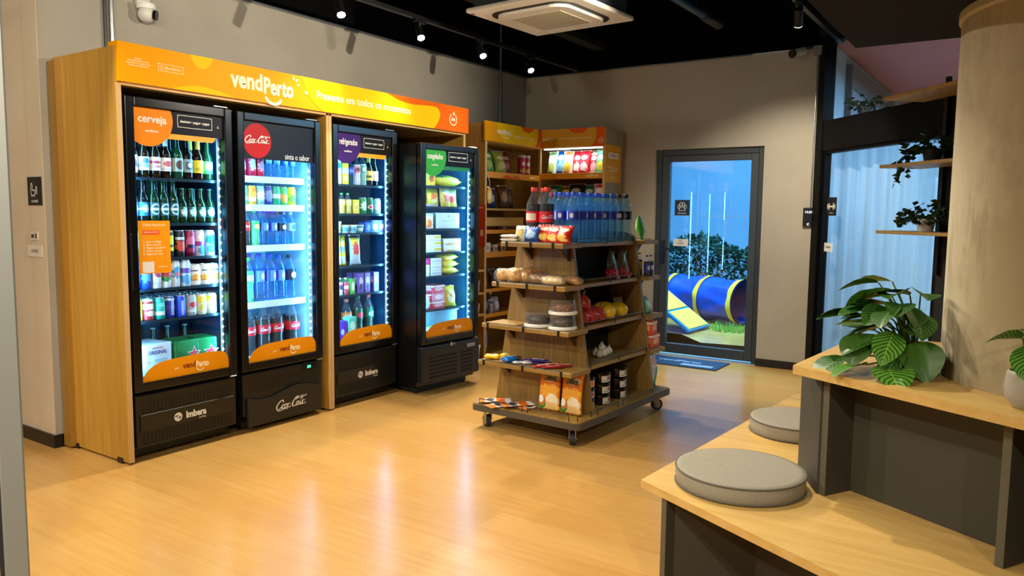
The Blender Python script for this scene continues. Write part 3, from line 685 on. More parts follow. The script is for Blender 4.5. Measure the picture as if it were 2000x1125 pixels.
# ------------------------------------------------------------------ fridges
COOL = (.15, .58, 1.0)
def fridge(x, y, w, H, label, head, shelves, liner, rz=0, door_z=.385, glass_top=1.92, glass_bot=.435, white_bars=False, power=16, maker='imbera', depth=.58, base=.45):
    t = thing('display_fridge', label, 'fridge', (x, y, 0), rz)
    BODY = pm('#08090a', .3); FR = pm('#0a0b0d', .22)
    D = depth
    b = MB(); b.box((0, .055, .06), (.03, D, H)); b.box((w-.03, .055, .06), (w, D, H)); b.box((.03, D-.03, .06), (w-.03, D, H)); b.box((.03, .055, glass_top+.02), (w-.03, D-.03, H)); b.box((.03, .055, .06), (w-.03, D-.03, base-.025))
    b.build('body', BODY, t)
    LM = pm(liner, .45)
    b = MB(); b.box((.0305, .06, base-.02), (.036, D-.03, glass_top+.015)); b.box((w-.036, .06, base-.02), (w-.0305, D-.03, glass_top+.015)); b.box((.036, D-.036, base-.02), (w-.036, D-.0305, glass_top+.015)); b.box((.036, .06, glass_top+.009), (w-.036, D-.036, glass_top+.015)); b.box((.036, .06, base-.02), (w-.036, D-.036, base))
    b.build('liner', LM, t)
    fw = .052
    d = MB()
    for lo, hi in (((0, 0, door_z), (fw, .05, H)), ((w-fw, 0, door_z), (w, .05, H)), ((fw-.001, .001, glass_top), (w-fw+.001, .05, H)), ((fw-.001, .001, door_z), (w-fw+.001, .05, glass_bot))): d.box(lo, hi, .007, 2)
    d = d.build('door', FR, t)
    b = MB(); b.box((fw, .018, glass_bot), (w-fw, .024, glass_top)); b.build('glass_pane', clear((.98, .99, 1), .01, 1.45), d)
    b = MB(); b.box((.004, -.006, .95), (.016, .001, 1.25), .003); b.build('grip', pm('#050505', .4), d)
    b = MB(); b.box((w-.055, -.004, door_z-.012), (w-.01, .03, door_z-.002), .003); b.box((w-.11, .012, H+.0005), (w-.02, .04, H+.010), .003); b.build('hinge', M_STEEL, d)
    GX0, GX1 = fw, w-fw; YF = .0175
    def F(name, poly, mat, lift=0): 
        b = MB(); b.prism(poly, .0005, facing_y(0, YF-lift*.0006, 0)); return b.build(name, mat, d)
    if head['kind'] == 'cola':
        F('header_graphic', [(GX0, 1.695), (GX1, 1.695), (GX1, glass_top), (GX0, glass_top)], pm('#0d1826', .4, spec=.25))
        cxx, cz, r = GX0+.105, 1.805, .105
        F('red_disc', [(cxx+r*cos(i*pi/20), cz+r*sin(i*pi/20)) for i in range(40)], pm('#b40a14', .45, spec=.25), 1)
        cola_art('lettering', .185, WHITE, d, facing_y(cxx, YF-.0012, cz+.005))
        text('slogan', 'sinta o sabor', .05, pm('#dfe6ec', .4), d, facing_y(GX1-.135, YF-.0006, 1.722), .0004, width=.20)
    else:
        z0 = head['z']; c1, c2 = head['disc'], head['bar']
        F('header_graphic', [(GX0, z0+.018), (GX1, z0+.018), (GX1, glass_top), (GX0, glass_top)], pm(head['bg'], .45, spec=.2))
        F('stripe', [(GX0, z0-.012), (GX1-.075, z0-.012), (GX1-.06, z0-.002), (GX1-.05, z0+.0178), (GX0, z0+.0178)], pm(c2, .35))
        cxx, cz, r = GX0+.085, z0+.085, .145
        pts = [(max(GX0, cxx+r*cos(i*pi/24)), min(glass_top, cz+r*sin(i*pi/24))) for i in range(48)]
        F('disc', pts, pm(c1, .5, spec=.25), 1)
        text('lettering', head['word'], .058, WHITE, d, facing_y(GX0+.11, YF-.0012, z0+.085), .0005, .0015, width=head['ww'])
        text('brand', 'vendPerto', .018, WHITE, d, facing_y(GX0+.105, YF-.0012, z0+.022), .0004, .0004)
        x0, x1, q0, q1 = GX0+.26, GX1-.075, z0+.06, z0+.125
        e = .016
        st = strokes([[(x0+e, q0), (x1-e, q0), (x1-.003, q0+.004), (x1, q0+e), (x1, q1-e), (x1-.003, q1-.004), (x1-e, q1), (x0+e, q1), (x0+.003, q1-.004), (x0, q1-e), (x0, q0+e), (x0+.003, q0+.004), (x0+e, q0)]], .003, .0004, 0)
        art('outline', st.mesh('outline', WHITE), WHITE, d, facing_y(0, YF-.0006, 0))
        text('instruction', 'destrave • pegue • pague', .02, WHITE, d, facing_y((x0+x1)/2, YF-.0006, (q0+q1)/2), .0004, .0005, width=(x1-x0)*.86)
        text('arrow_mark', '↓', .025, WHITE, d, facing_y(GX1-.035, YF-.0006, z0+.08), .0004)
    # orange kick strip with the shop's wordmark
    zb = glass_bot-.004
    F('kick_sticker', curve2((GX0, zb), (GX0+.012, zb+.035), (GX0+.05, zb+.075), (GX0+.12, zb+.103), (GX0+.25, zb+.112), (GX0+.40, zb+.116), (GX1-.045, zb+.108), (GX1-.012, zb+.085), (GX1, zb+.05)) + [(GX1, zb)], pm('#f09a0c', .5, spec=.15))
    brandmark(d, GX0+.33, zb+.058, .17, YF-.0006, (pm('#8a3c1c', .4), CRM), .0004)
    text('by_word', 'por', .02, CRM, d, facing_y(GX0+.21, YF-.0006, zb+.052), .0003)
    # shelves
    for z in shelves:
        b = MB()
        if white_bars:
            b.box((.045, .125, z-.012), (w-.045, D-.05, z-.002)); b.box((.045, .112, z-.038), (w-.045, .124, z+.004), .002)
            b.build('shelf', pm('#c6d2d8', .4), t)
        else:
            n = 11
            b.box((.045, .085, z-.010), (w-.045, .093, z+.006)); b.box((.045, D-.06, z-.008), (w-.045, D-.05, z-.001))
            b.box((.045, .0935, z-.006), (w-.045, D-.0605, z-.001))
            b.build('shelf', pm('#20303a', .3, .3), t)
    # light strips on both door jambs, with their own lamps
    for sx, nm in ((w-.062, 1), (.052, -1)):
        b = MB(); b.box((sx, .062, glass_bot+.03), (sx+.010, .074, glass_top-.03)); s1 = b.build('light_strip', pm('#cfe8f2', .4), t)
        b = MB(); z = glass_bot+.06
        while z < glass_top-.05 - (.21 if head['kind'] == 'cola' else .1): b.sphere((sx+.005, .060, z), .0062, 8, 6); z += .046
        b.build('diodes', LEDW, s1)
        L = lamp('AREA', 'fridge_lamp', (0, 0, 0), power, COOL, None, shape='RECTANGLE', size=.012, size_y=glass_top-glass_bot-.1)
        L.parent = t; L.location = (sx + (-.008 if nm > 0 else .018), .064, (glass_top+glass_bot)/2)
        L.rotation_euler = Matrix(((0, 0, 0), (0, 0, 0), (0, 0, 0))).to_euler()
        dirv = Vector((-nm*1.0, .75, 0)).normalized(); zax = -dirv; yax = Vector((0, 0, 1)); xax = yax.cross(zax)
        L.rotation_euler = Matrix((xax, yax, zax)).transposed().to_euler()
    # lower grille
    GR = pm('#101112', .38)
    if maker == 'imbera':
        b = MB(); b.box((.008, .012, .075), (w-.008, .054, door_z-.016), .008, 2); g = b.build('grille', GR, t)
        for q0 in (.095, .27):
            b = MB()
            for r in range(4):
                for c in range(26):
                    xx = .05+c*(w-.1)/25; zz = q0+r*.017; b.box((xx-.006, .0115, zz-.005), (xx+.006, .0119, zz+.005))
            b.build('vent_holes', pm('#020202', .8), g)
        b = MB(); b.box((.03, .004, .16), (w-.03, .0118, .258), .003); b.build('name_panel', pm('#141617', .3), g)
        text('lettering', 'Imbera', .052, WHITE, g, facing_y(w*.56, .0036, .205), .0004, .0022, width=.13)
        text('lettering', 'cooling', .016, WHITE, g, facing_y(w*.62, .0036, .175), .0003)
        st = strokes([ell(w*.385, .205, .021, .021), [(w*.385-.02, .205), (w*.385-.006, .212), (w*.385+.006, .198), (w*.385+.02, .205)], ell(w*.385, .205, .012, .012)], .008, .0004, 0); art('emblem', st.mesh('emblem', WHITE), WHITE, g, facing_y(0, .0036, 0))
    elif maker == 'cola':
        b = MB(); b.box((.008, .012, .10), (w-.008, .054, door_z-.016), .008, 2); g = b.build('grille', GR, t)
        b = MB()
        for r in range(7):
            for c in range(20):
                xx = .05+c*(w-.12)/19+(.012 if r % 2 else 0); zz = .19+r*.021
                if zz < .225+.02*sin(xx*9): continue
                b.lathe([(.0075, 0), (.0075, .0004)], 6, M=facing_y(xx, .0118, zz))
        b.build('vent_holes', pm('#020202', .8), g)
        b = MB(); b.prism([(.03, .035), (w-.03, .035)] + [(w-.03-(w-.06)*i/24, .215+.022*sin(i/24*7-.6)) for i in range(25)], .018, facing_y(0, .0115, 0)); n = b.build('wave_panel', pm('#1b1d1c', .35), g)
        cola_art('lettering', .25, WHITE, n, facing_y(w*.56, -.0068, .125), ext=.001)
        b = MB(); b.box((w-.17, .006, door_z-.062), (w-.06, .0118, door_z-.026), .002); dd = b.build('thermostat', pm('#0a0f0e', .2), g)
        text('digits', '3.0', .024, ledmat('#2bff9c', 5), dd, facing_y(w-.125, .0055, door_z-.044), .0003, .001)
    else:
        b = MB(); b.box((.0, -.012, .095), (w, .054, door_z-.012), .010, 2); g = b.build('grille', GR, t)
        for x0, x1 in ((.07, .36*w/.655+.02), (.43*w/.655, w-.09)):
            b = MB()
            for r in range(6): b.box((x0, -.0128, .125+r*.03), (x1, -.0122, .141+r*.03))
            b.build('vent_slots', pm('#020202', .8), g)
        b = MB(); b.box((w-.15, -.0145, .315), (w-.06, -.0122, .342), .001); p = b.build('name_plate', pm('#aab6c6', .3, .3), g); text('lettering', 'Metalfrio', .018, pm('#1c2c5a', .4), p, facing_y(w-.105, -.0148, .328), .0003)
        b = MB(); b.cyl(.008, (w*.52, -.025, door_z-.02), (w*.52, .0, door_z-.02), 10); b.box((w*.46, -.02, door_z-.035), (w*.50, -.012, door_z-.005), .003); b.build('lock', M_STEEL, g)
    b = MB()
    if maker == 'metal': b.box((.04, .10, .012), (w-.04, D-.02, .06))
    else: b.box((.03, .07, .02), (w-.03, D-.02, .06))
    b.build('plinth', pm('#08080a', .6), t)
    for px in (.06, w-.06):
        for py in (.12, D-.08):
            b = MB(); b.cyl(.02, (px, py, 0), (px, py, .03), 10); b.build('foot', M_BLK, t)
    t['w'] = w; return t
vend = lambda disc, bar, word, ww, z, bg='#10101c': dict(kind='vend', disc=disc, bar=bar, word=word, ww=ww, z=z, bg=bg)
FB = fridge(2.266, 3.955, .655, 1.975, 'black beer fridge with an orange cerveja disc, first in the oak cabinet', vend('#ee8a10', '#f6a81c', 'cerveja', .165, 1.778), (1.549, 1.298, 1.104, .932, .756), '#11314a', power=LP['F1'])
FC = fridge(2.953, 3.955, .655, 1.972, 'black fridge with a red round cola logo beside the oak partition', dict(kind='cola'), (1.592, 1.414, 1.156, .795), '#a8dcee', white_bars=True, maker='cola', power=LP['F2'])
FRF = fridge(3.713, 3.955, .645, 1.975, 'black fridge with a purple refrigerados disc, third in the oak cabinet', vend('#3d1a70', '#f6a81c', 'refrigerados', .17, 1.775, '#1a1715'), (1.566, 1.360, 1.222, .985, .778), '#12395a', power=LP['F3'])
FZ = fridge(4.352, 3.715, .655, 1.888, 'black freezer with a green congelados disc standing out from the cabinet', vend('#35a948', '#1f7f4b', 'congelados', .165, 1.712, '#0f1216'), (1.578, 1.420, 1.252, 1.070, .888, .628), '#2b6f96', rz=R(-4), glass_top=1.845, maker='metal', power=LP['F4'], depth=.60)
# orange how-to poster taped to the beer fridge door
dr = [c for c in FB.children if c.name.startswith('door')][0]
b = MB(); b.box((.060, .0160, 1.03), (.245, .0174, 1.318)); po = b.build('poster', pm('#f59c14', .5, spec=.15), dr)
text('lettering', 'Como funciona?', .022, CRM, po, facing_y(.15, .0156, 1.295), .0003, width=.13)
b = MB(); b.box((.083, .0152, 1.243), (.182, .0159, 1.266), .0002); b.build('button', pm('#e8551c', .5), po)
text('lettering', 'DESTRAVE A PORTA', .012, CRM, po, facing_y(.132, .0149, 1.2545), .0002, width=.085)
text('lettering', '1  Leia o código\n2  Abra a porta\n3  Pegue o produto\n4  Feche a porta\n5  Pague no caixa', .0165, CRM, po, facing_y(.085, .0156, 1.17), .0003, align='LEFT')
b = MB(); b.box((.078, .0152, 1.035), (.145, .0159, 1.095)); b.build('white_square', WHITE, po)
text('lettering', 'vendPerto', .013, CRM, po, facing_y(.195, .0156, 1.065), .0003)
# ------------------------------------------------------------------ goods: one builder per kind, copied for every repeat
PROTO = {}
def put(sp, loc, label, rz=0, group=None, scale=None):
    k = sp['key']
    if k in PROTO: o = dup(PROTO[k])
    else:
        o = thing(sp['name'], label, sp['cat']); sp['build'](o); PROTO[k] = o
    o.location = loc; o.rotation_euler = (0, 0, rz)
    o['label'] = label; o['category'] = sp['cat']
    if 'group' in o: del o['group']
    if group: o['group'] = group
    o.scale = (scale,)*3 if scale else (1, 1, 1)
    return o
def spec(name, cat, desc, key, build): return dict(name=name, cat=cat, desc=desc, key=(name,)+key, build=build)
FOIL = pm('#c9ccd0', .3, .8)
def can(desc, mat, h=.122, r=.033):
    def f(t):
        b = MB(); b.lathe([(r*.78, 0), (r, .008), (r, h-.016), (r*.84, h-.003)], 20); b.build('can_body', mat, t, True)
        b = MB(); b.lathe([(r*.84, h-.003), (r*.86, h), (r*.78, h), (r*.76, h-.004)], 20); b.box((-.008, -.016, h-.004), (.008, .006, h-.001)); b.build('lid', FOIL, t, True)
    return spec('drink_can', 'can', desc, (mat.name, h, r), f)
def longneck(desc, glass, lab, cap, h=.235, r=.031, z0=.18, z1=.48, neck=None):
    def f(t):
        b = MB(); b.lathe([(r*.9, 0), (r, .006), (r, h*.52), (r*.93, h*.58), (r*.55, h*.69), (r*.44, h*.76), (r*.40, h*.95), (r*.46, h*.955), (r*.46, h*.97)], 20); b.build('glass_body', glass, t, True)
        b = MB(); b.lathe([(r*.50, h*.96), (r*.52, h*.965), (r*.44, h)], 16); b.build('cap', pm(cap, .35, .3), t)
        b = MB(); b.lathe([(r*1.012, h*z0), (r*1.012, h*z1)], 20, cap=False); b.build('paper_label', lab, t, True)
        if neck:
            b = MB(); b.lathe([(r*.50, h*.74), (r*.44, h*.90), (r*.44, h*.955)], 20, cap=False); b.build('neck_foil', pm(neck, .4), t, True)
    return spec('beer_bottle', 'bottle', desc, (glass.name, lab.name, cap, h, r, neck), f)
PETC = clear((.93, .97, 1), .03, 1.45, 1.0, .04)
WAT = clear((.60, .86, 1), .03, 1.5, 1.2, .06, (.22, .62, 1))
WATD = clear((.74, .92, 1), .03, 1.5, 1.2, .08, (.20, .60, .92))
def pet(desc, liq, lab, cap, h=.225, r=.032, fill=.80, z0=.42, z1=.66, cola=False, name='soda_bottle', ribs=0, mark=None):
    def f(t):
        prof = [(r*.55, .003), (r*.86, 0), (r*.98, .05*h), (r*.97, .18*h), (r*.90, .32*h), (r*.98, z0*h-.004), (r*.98, z1*h+.004), (r*.94, .70*h), (r*.62, .81*h), (r*.36, .89*h), (r*.33, .935*h)]
        if ribs:
            prof = [(r*.55, .003), (r*.9, 0)] + [(r*(.99 if i % 2 else .93), h*(.04+(z0-.06)*i/(2*ribs))) for i in range(2*ribs+1)] + [(r*.98, z0*h), (r*.98, z1*h), (r*.97, z1*h+.01), (r*.9, .76*h), (r*.55, .86*h), (r*.36, .90*h), (r*.34, .94*h)]
        b = MB(); b.lathe(prof, 20); b.build('plastic_body', PETC if liq is None or not str(liq).startswith('W') else (WAT if liq == 'W' else WATD), t, True)
        if liq and not str(liq).startswith('W'):
            top = fill; pr = [(a*.965, z) for a, z in prof if z <= top*h]; pr[0] = (r*.5, .006)
            b = MB(); b.lathe(pr, 20); b.build('drink', pm(liq, .12), t, True)
        b = MB(); b.lathe([(r*1.0, z0*h), (r*1.0, z1*h)], 20, cap=False); l = b.build('wrap_label', lab, t, True)
        if cola: cola_art('lettering', r*1.75, WHITE, l, Matrix.Translation((0, 0, (z0+z1)/2*h)) @ RX, r*1.012, .0003)
        if mark: mark(l, r*1.012, z0*h, z1*h)
        b = MB(); b.lathe([(r*.40, .925*h), (r*.42, .93*h), (r*.42, .99*h), (r*.38, h)], 16); b.build('cap', pm(cap, .4), t, True)
    return spec(name, 'bottle', desc, (str(liq), lab.name, cap, h, r, fill, cola), f)
def carton(desc, mat, w=.062, d=.05, h=.19, cap=None, name='drink_carton'):
    def f(t):
        b = MB(); b.box((-w/2, -d/2, 0), (w/2, d/2, h*.9 if cap else h), .002)
        if cap: b.prism([(-d/2, h*.9-.0025), (d/2, h*.9-.0025), (0, h*.985)], w-.004, Matrix.Translation((-w/2+.002, 0, 0)) @ Matrix(((0, 0, 1, 0), (1, 0, 0, 0), (0, 1, 0, 0), (0, 0, 0, 1))))
        b.build('carton_body', mat, t)
        if cap: b = MB(); b.cyl(.011, (0, -d*.30, h*.93), (0, -d*.42, h*1.0), 12); b.build('cap', pm(cap, .4), t)
    return spec(name, 'carton', desc, (mat.name, w, d, h, cap), f)
def boxp(desc, mat, w, d, h, name='product_box', cat='box', flap=None):
    def f(t):
        b = MB(); b.box((-w/2, -d/2, 0), (w/2, d/2, h), .0025); b.build('box_body', mat, t)
        if flap: b = MB(); b.box((-w/2*.96, -d*.04, h), (w/2*.96, d*.04, h+.0008)); b.build('tape', pm(flap, .4), t)
    return spec(name, cat, desc, (mat.name, w, d, h), f)
def pillow(w, h, d, seed=0, crimp=.06, lean=0, flatb=True):
    rnd = random.Random(seed); ph = [rnd.uniform(0, 6) for _ in range(6)]
    def fn(u, v, s):
        x = (u-.5)*w; z = v*h
        e = max(0, 1-abs(2*u-1)**3.2)**.7; vv = min(max((v-crimp)/(1-2*crimp), 0), 1); g = (sin(pi*vv))**.55
        wob = 1+.10*sin(7*u+ph[0]+3*v)+.10*sin(9*v+ph[1])
        x *= 1-.11*g*(1 if 0 < vv < 1 else 0)
        y = -s*d*.5*e*g*wob + .004*sin(11*u*pi+ph[2])*(1-g)
        return Vector((x, y+lean*z, z))
    return fn
def bagp(desc, mat, w=.15, h=.2, d=.06, name='snack_bag', cat='bag', seed=1, lean=.12, extra=None):
    def f(t):
        fn = pillow(w, h, d, seed, lean=lean); b = MB()
        b.grid(lambda u, v: fn(u, v, 1), 14, 14); b.grid(lambda u, v: fn(1-u, v, -1), 14, 14)
        b.build('bag_body', mat, t, 'all')
        b = MB(); b.grid(lambda u, v: fn(u, .955+.05*v, 1)+Vector((0, -.0012, 0)), 14, 1); b.build('top_seal', FOIL, t)
        if extra: extra(t, w, h, d)
    return spec(name, cat, desc, (mat.name, w, h, d, seed, lean), f)
def flatpack(desc, mat, w=.12, l=.05, h=.02, name='chocolate_bar', cat='bar', seed=1):
    """a wrapper lying flat, its long side along X, the ends crimped"""
    def f(t):
        rnd = random.Random(seed); p0 = rnd.uniform(0, 6)
        def fn(u, v, s):
            g = max(0, 1-abs(2*u-1)**6)**.6; e = sin(pi*min(max(v, 0), 1))**.5
            return Vector(((u-.5)*w, (v-.5)*l*(1-.05*g), h*.5+s*h*.5*g*e*(1+.12*sin(9*u+p0+5*v))))
        b = MB(); b.grid(lambda u, v: fn(u, v, 1), 14, 6); b.grid(lambda u, v: fn(1-u, v, -1), 14, 6); b.build('wrapper', mat, t, 'all')
        b = MB()
        for x in (-w/2, w/2-.006): b.box((x, -l*.48, h*.5-.0008), (x+.006, l*.48, h*.5+.0008))
        b.build('end_seal', FOIL, t)
    return spec(name, cat, desc, (mat.name, w, l, h, seed), f)
def tub(desc, mat, r=.03, h=.07, lid='#dfe6ea', name='yogurt_pot', cat='pot', taper=.8):
    def f(t):
        b = MB(); b.lathe([(r*taper, 0), (r, h-.004)], 18); b.build('pot_body', mat, t, True)
        b = MB(); b.lathe([(r*1.05, h-.006), (r*1.05, h), (r*.95, h+.001)], 18); b.build('lid', pm(lid, .35), t, True)
    return spec(name, cat, desc, (mat.name, r, h, lid), f)
ORD = ['first', 'second', 'third', 'fourth', 'fifth', 'sixth', 'seventh', 'eighth', 'ninth', 'tenth', 'eleventh', 'twelfth', 'thirteenth', 'fourteenth', 'fifteenth', 'sixteenth']
def row(fr, items, z, x0, x1, ly, place, group, frm='from the light strip', jit=.004, back=0, gap=.07, xs=None, tilt=0):
    """a shelf row in a fridge, front to back; labels count equal goods from the light strip at the end of the row"""
    n = len(items); M = Matrix.Translation(fr.location) @ fr.rotation_euler.to_matrix().to_4x4(); rz = fr.rotation_euler.z
    tot = {}
    for s in items: tot[s['desc']] = tot.get(s['desc'], 0)+1
    seen = {}
    for i, s in enumerate(items):
        x = xs[i] if xs else (x0+(x1-x0)*i/max(n-1, 1)); d = s['desc']; seen[d] = seen.get(d, 0)+1
        k = tot[d]-seen[d]
        lab = f"{d} on {place}" if tot[d] == 1 else f"{ORD[k]} {d} {frm} on {place}"
        p = M @ Vector((x+random.uniform(-jit, jit)*.5, ly+random.uniform(-jit, jit), z+.0008))
        put(s, p, lab, rz+random.uniform(-.15, .15)*(0 if s['cat'] in ('box', 'carton') else 1)+random.uniform(-.04, .04)+tilt, group)
        for q in range(back):
            p = M @ Vector((x+random.uniform(-jit, jit)*.5, ly+gap*(q+1), z+.0008))
            put(s, p, f"{d} behind the front row, {place}", rz, 'goods behind the front row of '+place)
BRN = pm('#1c0d06', .08); GRN = pm('#0c2a14', .08); DRK = pm('#0c0f12', .08); DGR = pm('#123a22', .1)
# --- beer fridge
w1 = pack('#e9e6ea', ('n', .5, .5, .10, .25, '#7a4a86'), ('r', .5, .08, .5, .06, '#9a9aa4'))
w2 = pack('#dfe9ef', ('r', .5, .35, .5, .15, '#8fb7c6'), ('e', .5, .7, .1, .2, '#4d7d92'))
w3 = pack('#ece4e4', ('r', .5, .62, .3, .10, '#b8475a'), ('r', .5, .30, .16, .08, '#c98a90'))
w4 = pack('#f2eff0', ('e', .5, .55, .16, .22, '#d35f62'), ('r', .5, .15, .5, .04, '#b8b8c0'))
w5 = pack('#9fb5ae', ('e', .5, .5, .14, .34, '#54352a'), ('r', .62, .5, .04, .4, '#d8dcd8'))
w6 = pack('#8fa3a6', ('r', .5, .5, .14, .3, '#3a5560'), ('e', .5, .55, .08, .2, '#d8e0e0'))
w7 = pack('#f0d41c', ('e', .56, .75, .07, .2, '#fff6c0'), ('r', .45, .3, .12, .12, '#c9a410'))
w8 = pack('#7fd0a6', ('e', .5, .6, .15, .3, '#e4f6ec'), ('r', .5, .12, .5, .08, '#2f8f62'))
row(FB, [longneck('dark bottle with lilac swirl label', BRN, w1, '#8a7f52', .25, .032, .12, .5), longneck('dark bottle with pale blue label', BRN, w2, '#bcc4c8', .245), longneck('dark bottle with pink lettered label', BRN, w3, '#c3c8cc', .25), longneck('dark bottle with red medallion label', BRN, w4, '#cfd4d8', .25, neck='#dfe3e6'), longneck('green bottle with brown oval label', DGR, w5, '#9aa0a0', .255), longneck('dark bottle with grey square label', DRK, w6, '#40464a', .25), longneck('dark bottle with yellow label and foil', BRN, w7, '#e0c41a', .245, neck='#e8d22a'), longneck('green bottle with mint label', DGR, w8, '#d5dde0', .24)], 1.549, .105, .575, .135, 'the top beer shelf', 'bottles on the top beer shelf', back=1)
b1 = pack('#2f6fc0', ('e', .5, .55, .12, .3, '#a9c8ea'), ('r', .5, .5, .5, .06, '#dfe9f5'))
b2 = pack('#28484f', ('e', .5, .5, .15, .42, '#b9d3d4'), ('e', .5, .5, .11, .3, '#2d5b5e'), ('r', .5, .5, .16, .09, '#d9e6e6'))
b3 = pack('#1f4a46', ('n', .5, .5, .13, .4, '#a6dcd6'), ('r', .5, .45, .12, .10, '#e4f4f2'))
row(FB, [longneck('dark bottle with blue label', DRK, b1, '#2d4f58', .25)]*2 + [longneck('dark bottle with teal roundel', GRN, b2, '#33504c', .25)]*3 + [longneck('small green star bottle', GRN, b3, '#2c5a4c', .205, .030)]*4, 1.298, .10, .58, .135, 'the second beer shelf', 'bottles on the second beer shelf', back=1)
tall = dict(h=.155, r=.0295)
c_g = pack('#1fae62', ('r', .5, .85, .5, .06, '#d5dcd8'), ('e', .5, .5, .12, .22, '#bfe8cf'), ('r', .5, .2, .5, .18, '#127a42'))
c_y = pack('#d9e01c', ('r', .5, .12, .5, .14, '#20231a'), ('r', .5, .9, .5, .06, '#20231a'), ('r', .5, .45, .14, .05, '#3d4a10'))
c_k = pack('#17161a', ('n', .5, .45, .2, .22, '#c84a2c'), ('r', .5, .72, .2, .05, '#c9c9cc'))
c_m = pack('#a3164f', ('n', .5, .55, .25, .22, '#d86a90'), ('r', .5, .4, .16, .08, '#2a1a4c'), ('r', .5, .1, .5, .08, '#5a0f30'))
c_w = pack('#dcd3e6', ('r', .5, .5, .25, .09, '#a0408c'), ('n', .55, .25, .2, .2, '#3f8fc0'), ('e', .5, .75, .15, .1, '#f5f3fa'))
c_t = pack('#d6efe6', ('n', .5, .65, .25, .22, '#2ab08e'), ('e', .5, .3, .17, .16, '#57c4a6'))
row(FB, [can('tall green can', c_g, **tall), can('tall green can', c_g, **tall), can('tall green can', c_g, **tall), can('tall lime yellow and black can', c_y, **tall), can('tall black can with red splash', c_k, **tall), can('tall magenta can', c_m, **tall), can('tall white can with purple lettering', c_w, **tall), can('tall mint and white can', c_t, **tall)], 1.104, .105, .575, .135, 'the third beer shelf', 'cans on the third beer shelf', back=1)
d_b = pack('#1c3fae', ('n', .5, .5, .2, .2, '#5d86e0'), ('r', .5, .85, .5, .05, '#c6cede'))
d_w = pack('#e8e4e6', ('e', .5, .55, .14, .12, '#d8435a'), ('r', .5, .2, .5, .06, '#c7ced6'))
d_m = pack('#f0ecea', ('n', .5, .55, .22, .22, '#cf3a40'), ('n', .45, .35, .14, .1, '#3f8a4a'))
d_u = pack('#e1ebf2', ('n', .5, .55, .2, .22, '#4f9ccc'), ('e', .5, .5, .08, .1, '#e06a80'))
d_p = pack('#cfd9ec', ('r', .5, .62, .22, .1, '#6a4aa0'), ('n', .5, .3, .22, .18, '#5aa2d6'))
d_o = pack('#ecebe8', ('n', .5, .42, .2, .14, '#f0a23a'), ('r', .44, .72, .10, .03, '#3a3f48'), ('r', .5, .28, .18, .03, '#c97c2a'))
row(FB, [can('slim blue can', d_b, **tall)]*2 + [can('slim white can with red dot', d_w, **tall), can('slim white can with red fruit', d_m, **tall), can('slim white and blue can', d_u, **tall), can('slim pale can with purple lettering', d_p, **tall)] + [can('short white can with orange print', d_o, .128, .034)]*3, .932, .100, .585, .135, 'the fourth beer shelf', 'cans on the fourth beer shelf', xs=[.10, .16, .222, .283, .344, .405, .470, .535, .595])
e_y = pack('#f2d81e', ('e', .5, .62, .12, .14, '#d89a10'), ('r', .5, .3, .18, .05, '#fff3b0'))
e_r = pack('#b5282c', ('r', .5, .66, .5, .13, '#e9dede'), ('n', .5, .35, .16, .12, '#e4c9b8'), ('r', .5, .95, .5, .05, '#d8d8da'))
e_t = pack('#1f9c86', ('r', .5, .3, .22, .09, '#e4f2ee'), ('e', .5, .7, .1, .1, '#69c6b2'))
e_n = pack('#1b2f86', ('r', .5, .5, .05, .35, '#8fa2d8'), ('r', .5, .9, .5, .05, '#c2c8d8'))
e_b = pack('#2348c8', ('r', .5, .45, .04, .35, '#a9b8ec'))
e_g = pack('#aeb4bc', ('e', .5, .55, .14, .14, '#c23a40'), ('r', .5, .25, .2, .06, '#e8eaee'))
e_w = pack('#f2ecca', ('r', .5, .75, .5, .16, '#f0d838'), ('n', .5, .4, .14, .14, '#d8c23a'))
e_v = pack('#f4f2e2', ('r', .5, .8, .5, .1, '#f2de4a'), ('r', .5, .4, .06, .2, '#8a8e94'))
row(FB, [can('short yellow can', e_y, .125, .0335), can('short red and white can', e_r, .125, .0335), can('short teal can', e_t, .125, .033), can('short navy can', e_n, .125, .030), can('short royal blue can', e_b, .125, .030), can('short grey can with red roundel', e_g, .125, .031), can('short cream and yellow can', e_w, .125, .032), can('short white can with yellow top', e_v, .125, .032)], .756, .098, .572, .135, 'the fifth beer shelf', 'cans on the fifth beer shelf', back=3, gap=.072)
red = pm('#d8242c', .45); star_pts = lambda r, cx=0, cy=0: [(cx+(r if i % 2 == 0 else r*.42)*sin(i*pi/5), cy+(r if i % 2 == 0 else r*.42)*cos(i*pi/5)) for i in range(10)]
def starpack(t, w, d, h):
    b = MB(); b.box((-w/2, -d/2, 0), (w/2, d/2, h), .012, 2); bd = b.build('carton_body', pack('#116b35', ('n', .5, .8, .4, .3, '#1f8a48'), rough=.3), t)
    b = MB(); b.prism(star_pts(.050, .045, h*.48), .0008, facing_y(0, -d/2-.0004, 0)); b.build('star_outline', WHITE, bd)
    b = MB(); b.prism(star_pts(.042, .045, h*.48), .0008, facing_y(0, -d/2-.0010, 0)); b.build('star', red, bd)
for i, (lx, lab) in enumerate(((.385, 'green six pack with a red star beside the white carton'), (.512, 'green six pack with a red star beside the light strip'))):
    t = thing('beer_pack', lab, 'pack', Vector(FB.location)+Vector((lx, .185+.0*i, .4508)), R(-10 if i else 4), 'green six packs'); starpack(t, .17, .16, .17)
t = thing('beer_carton', 'white carton of bottles at the bottom of the beer fridge', 'box', Vector(FB.location)+Vector((.175, .19, .4508)), R(6))
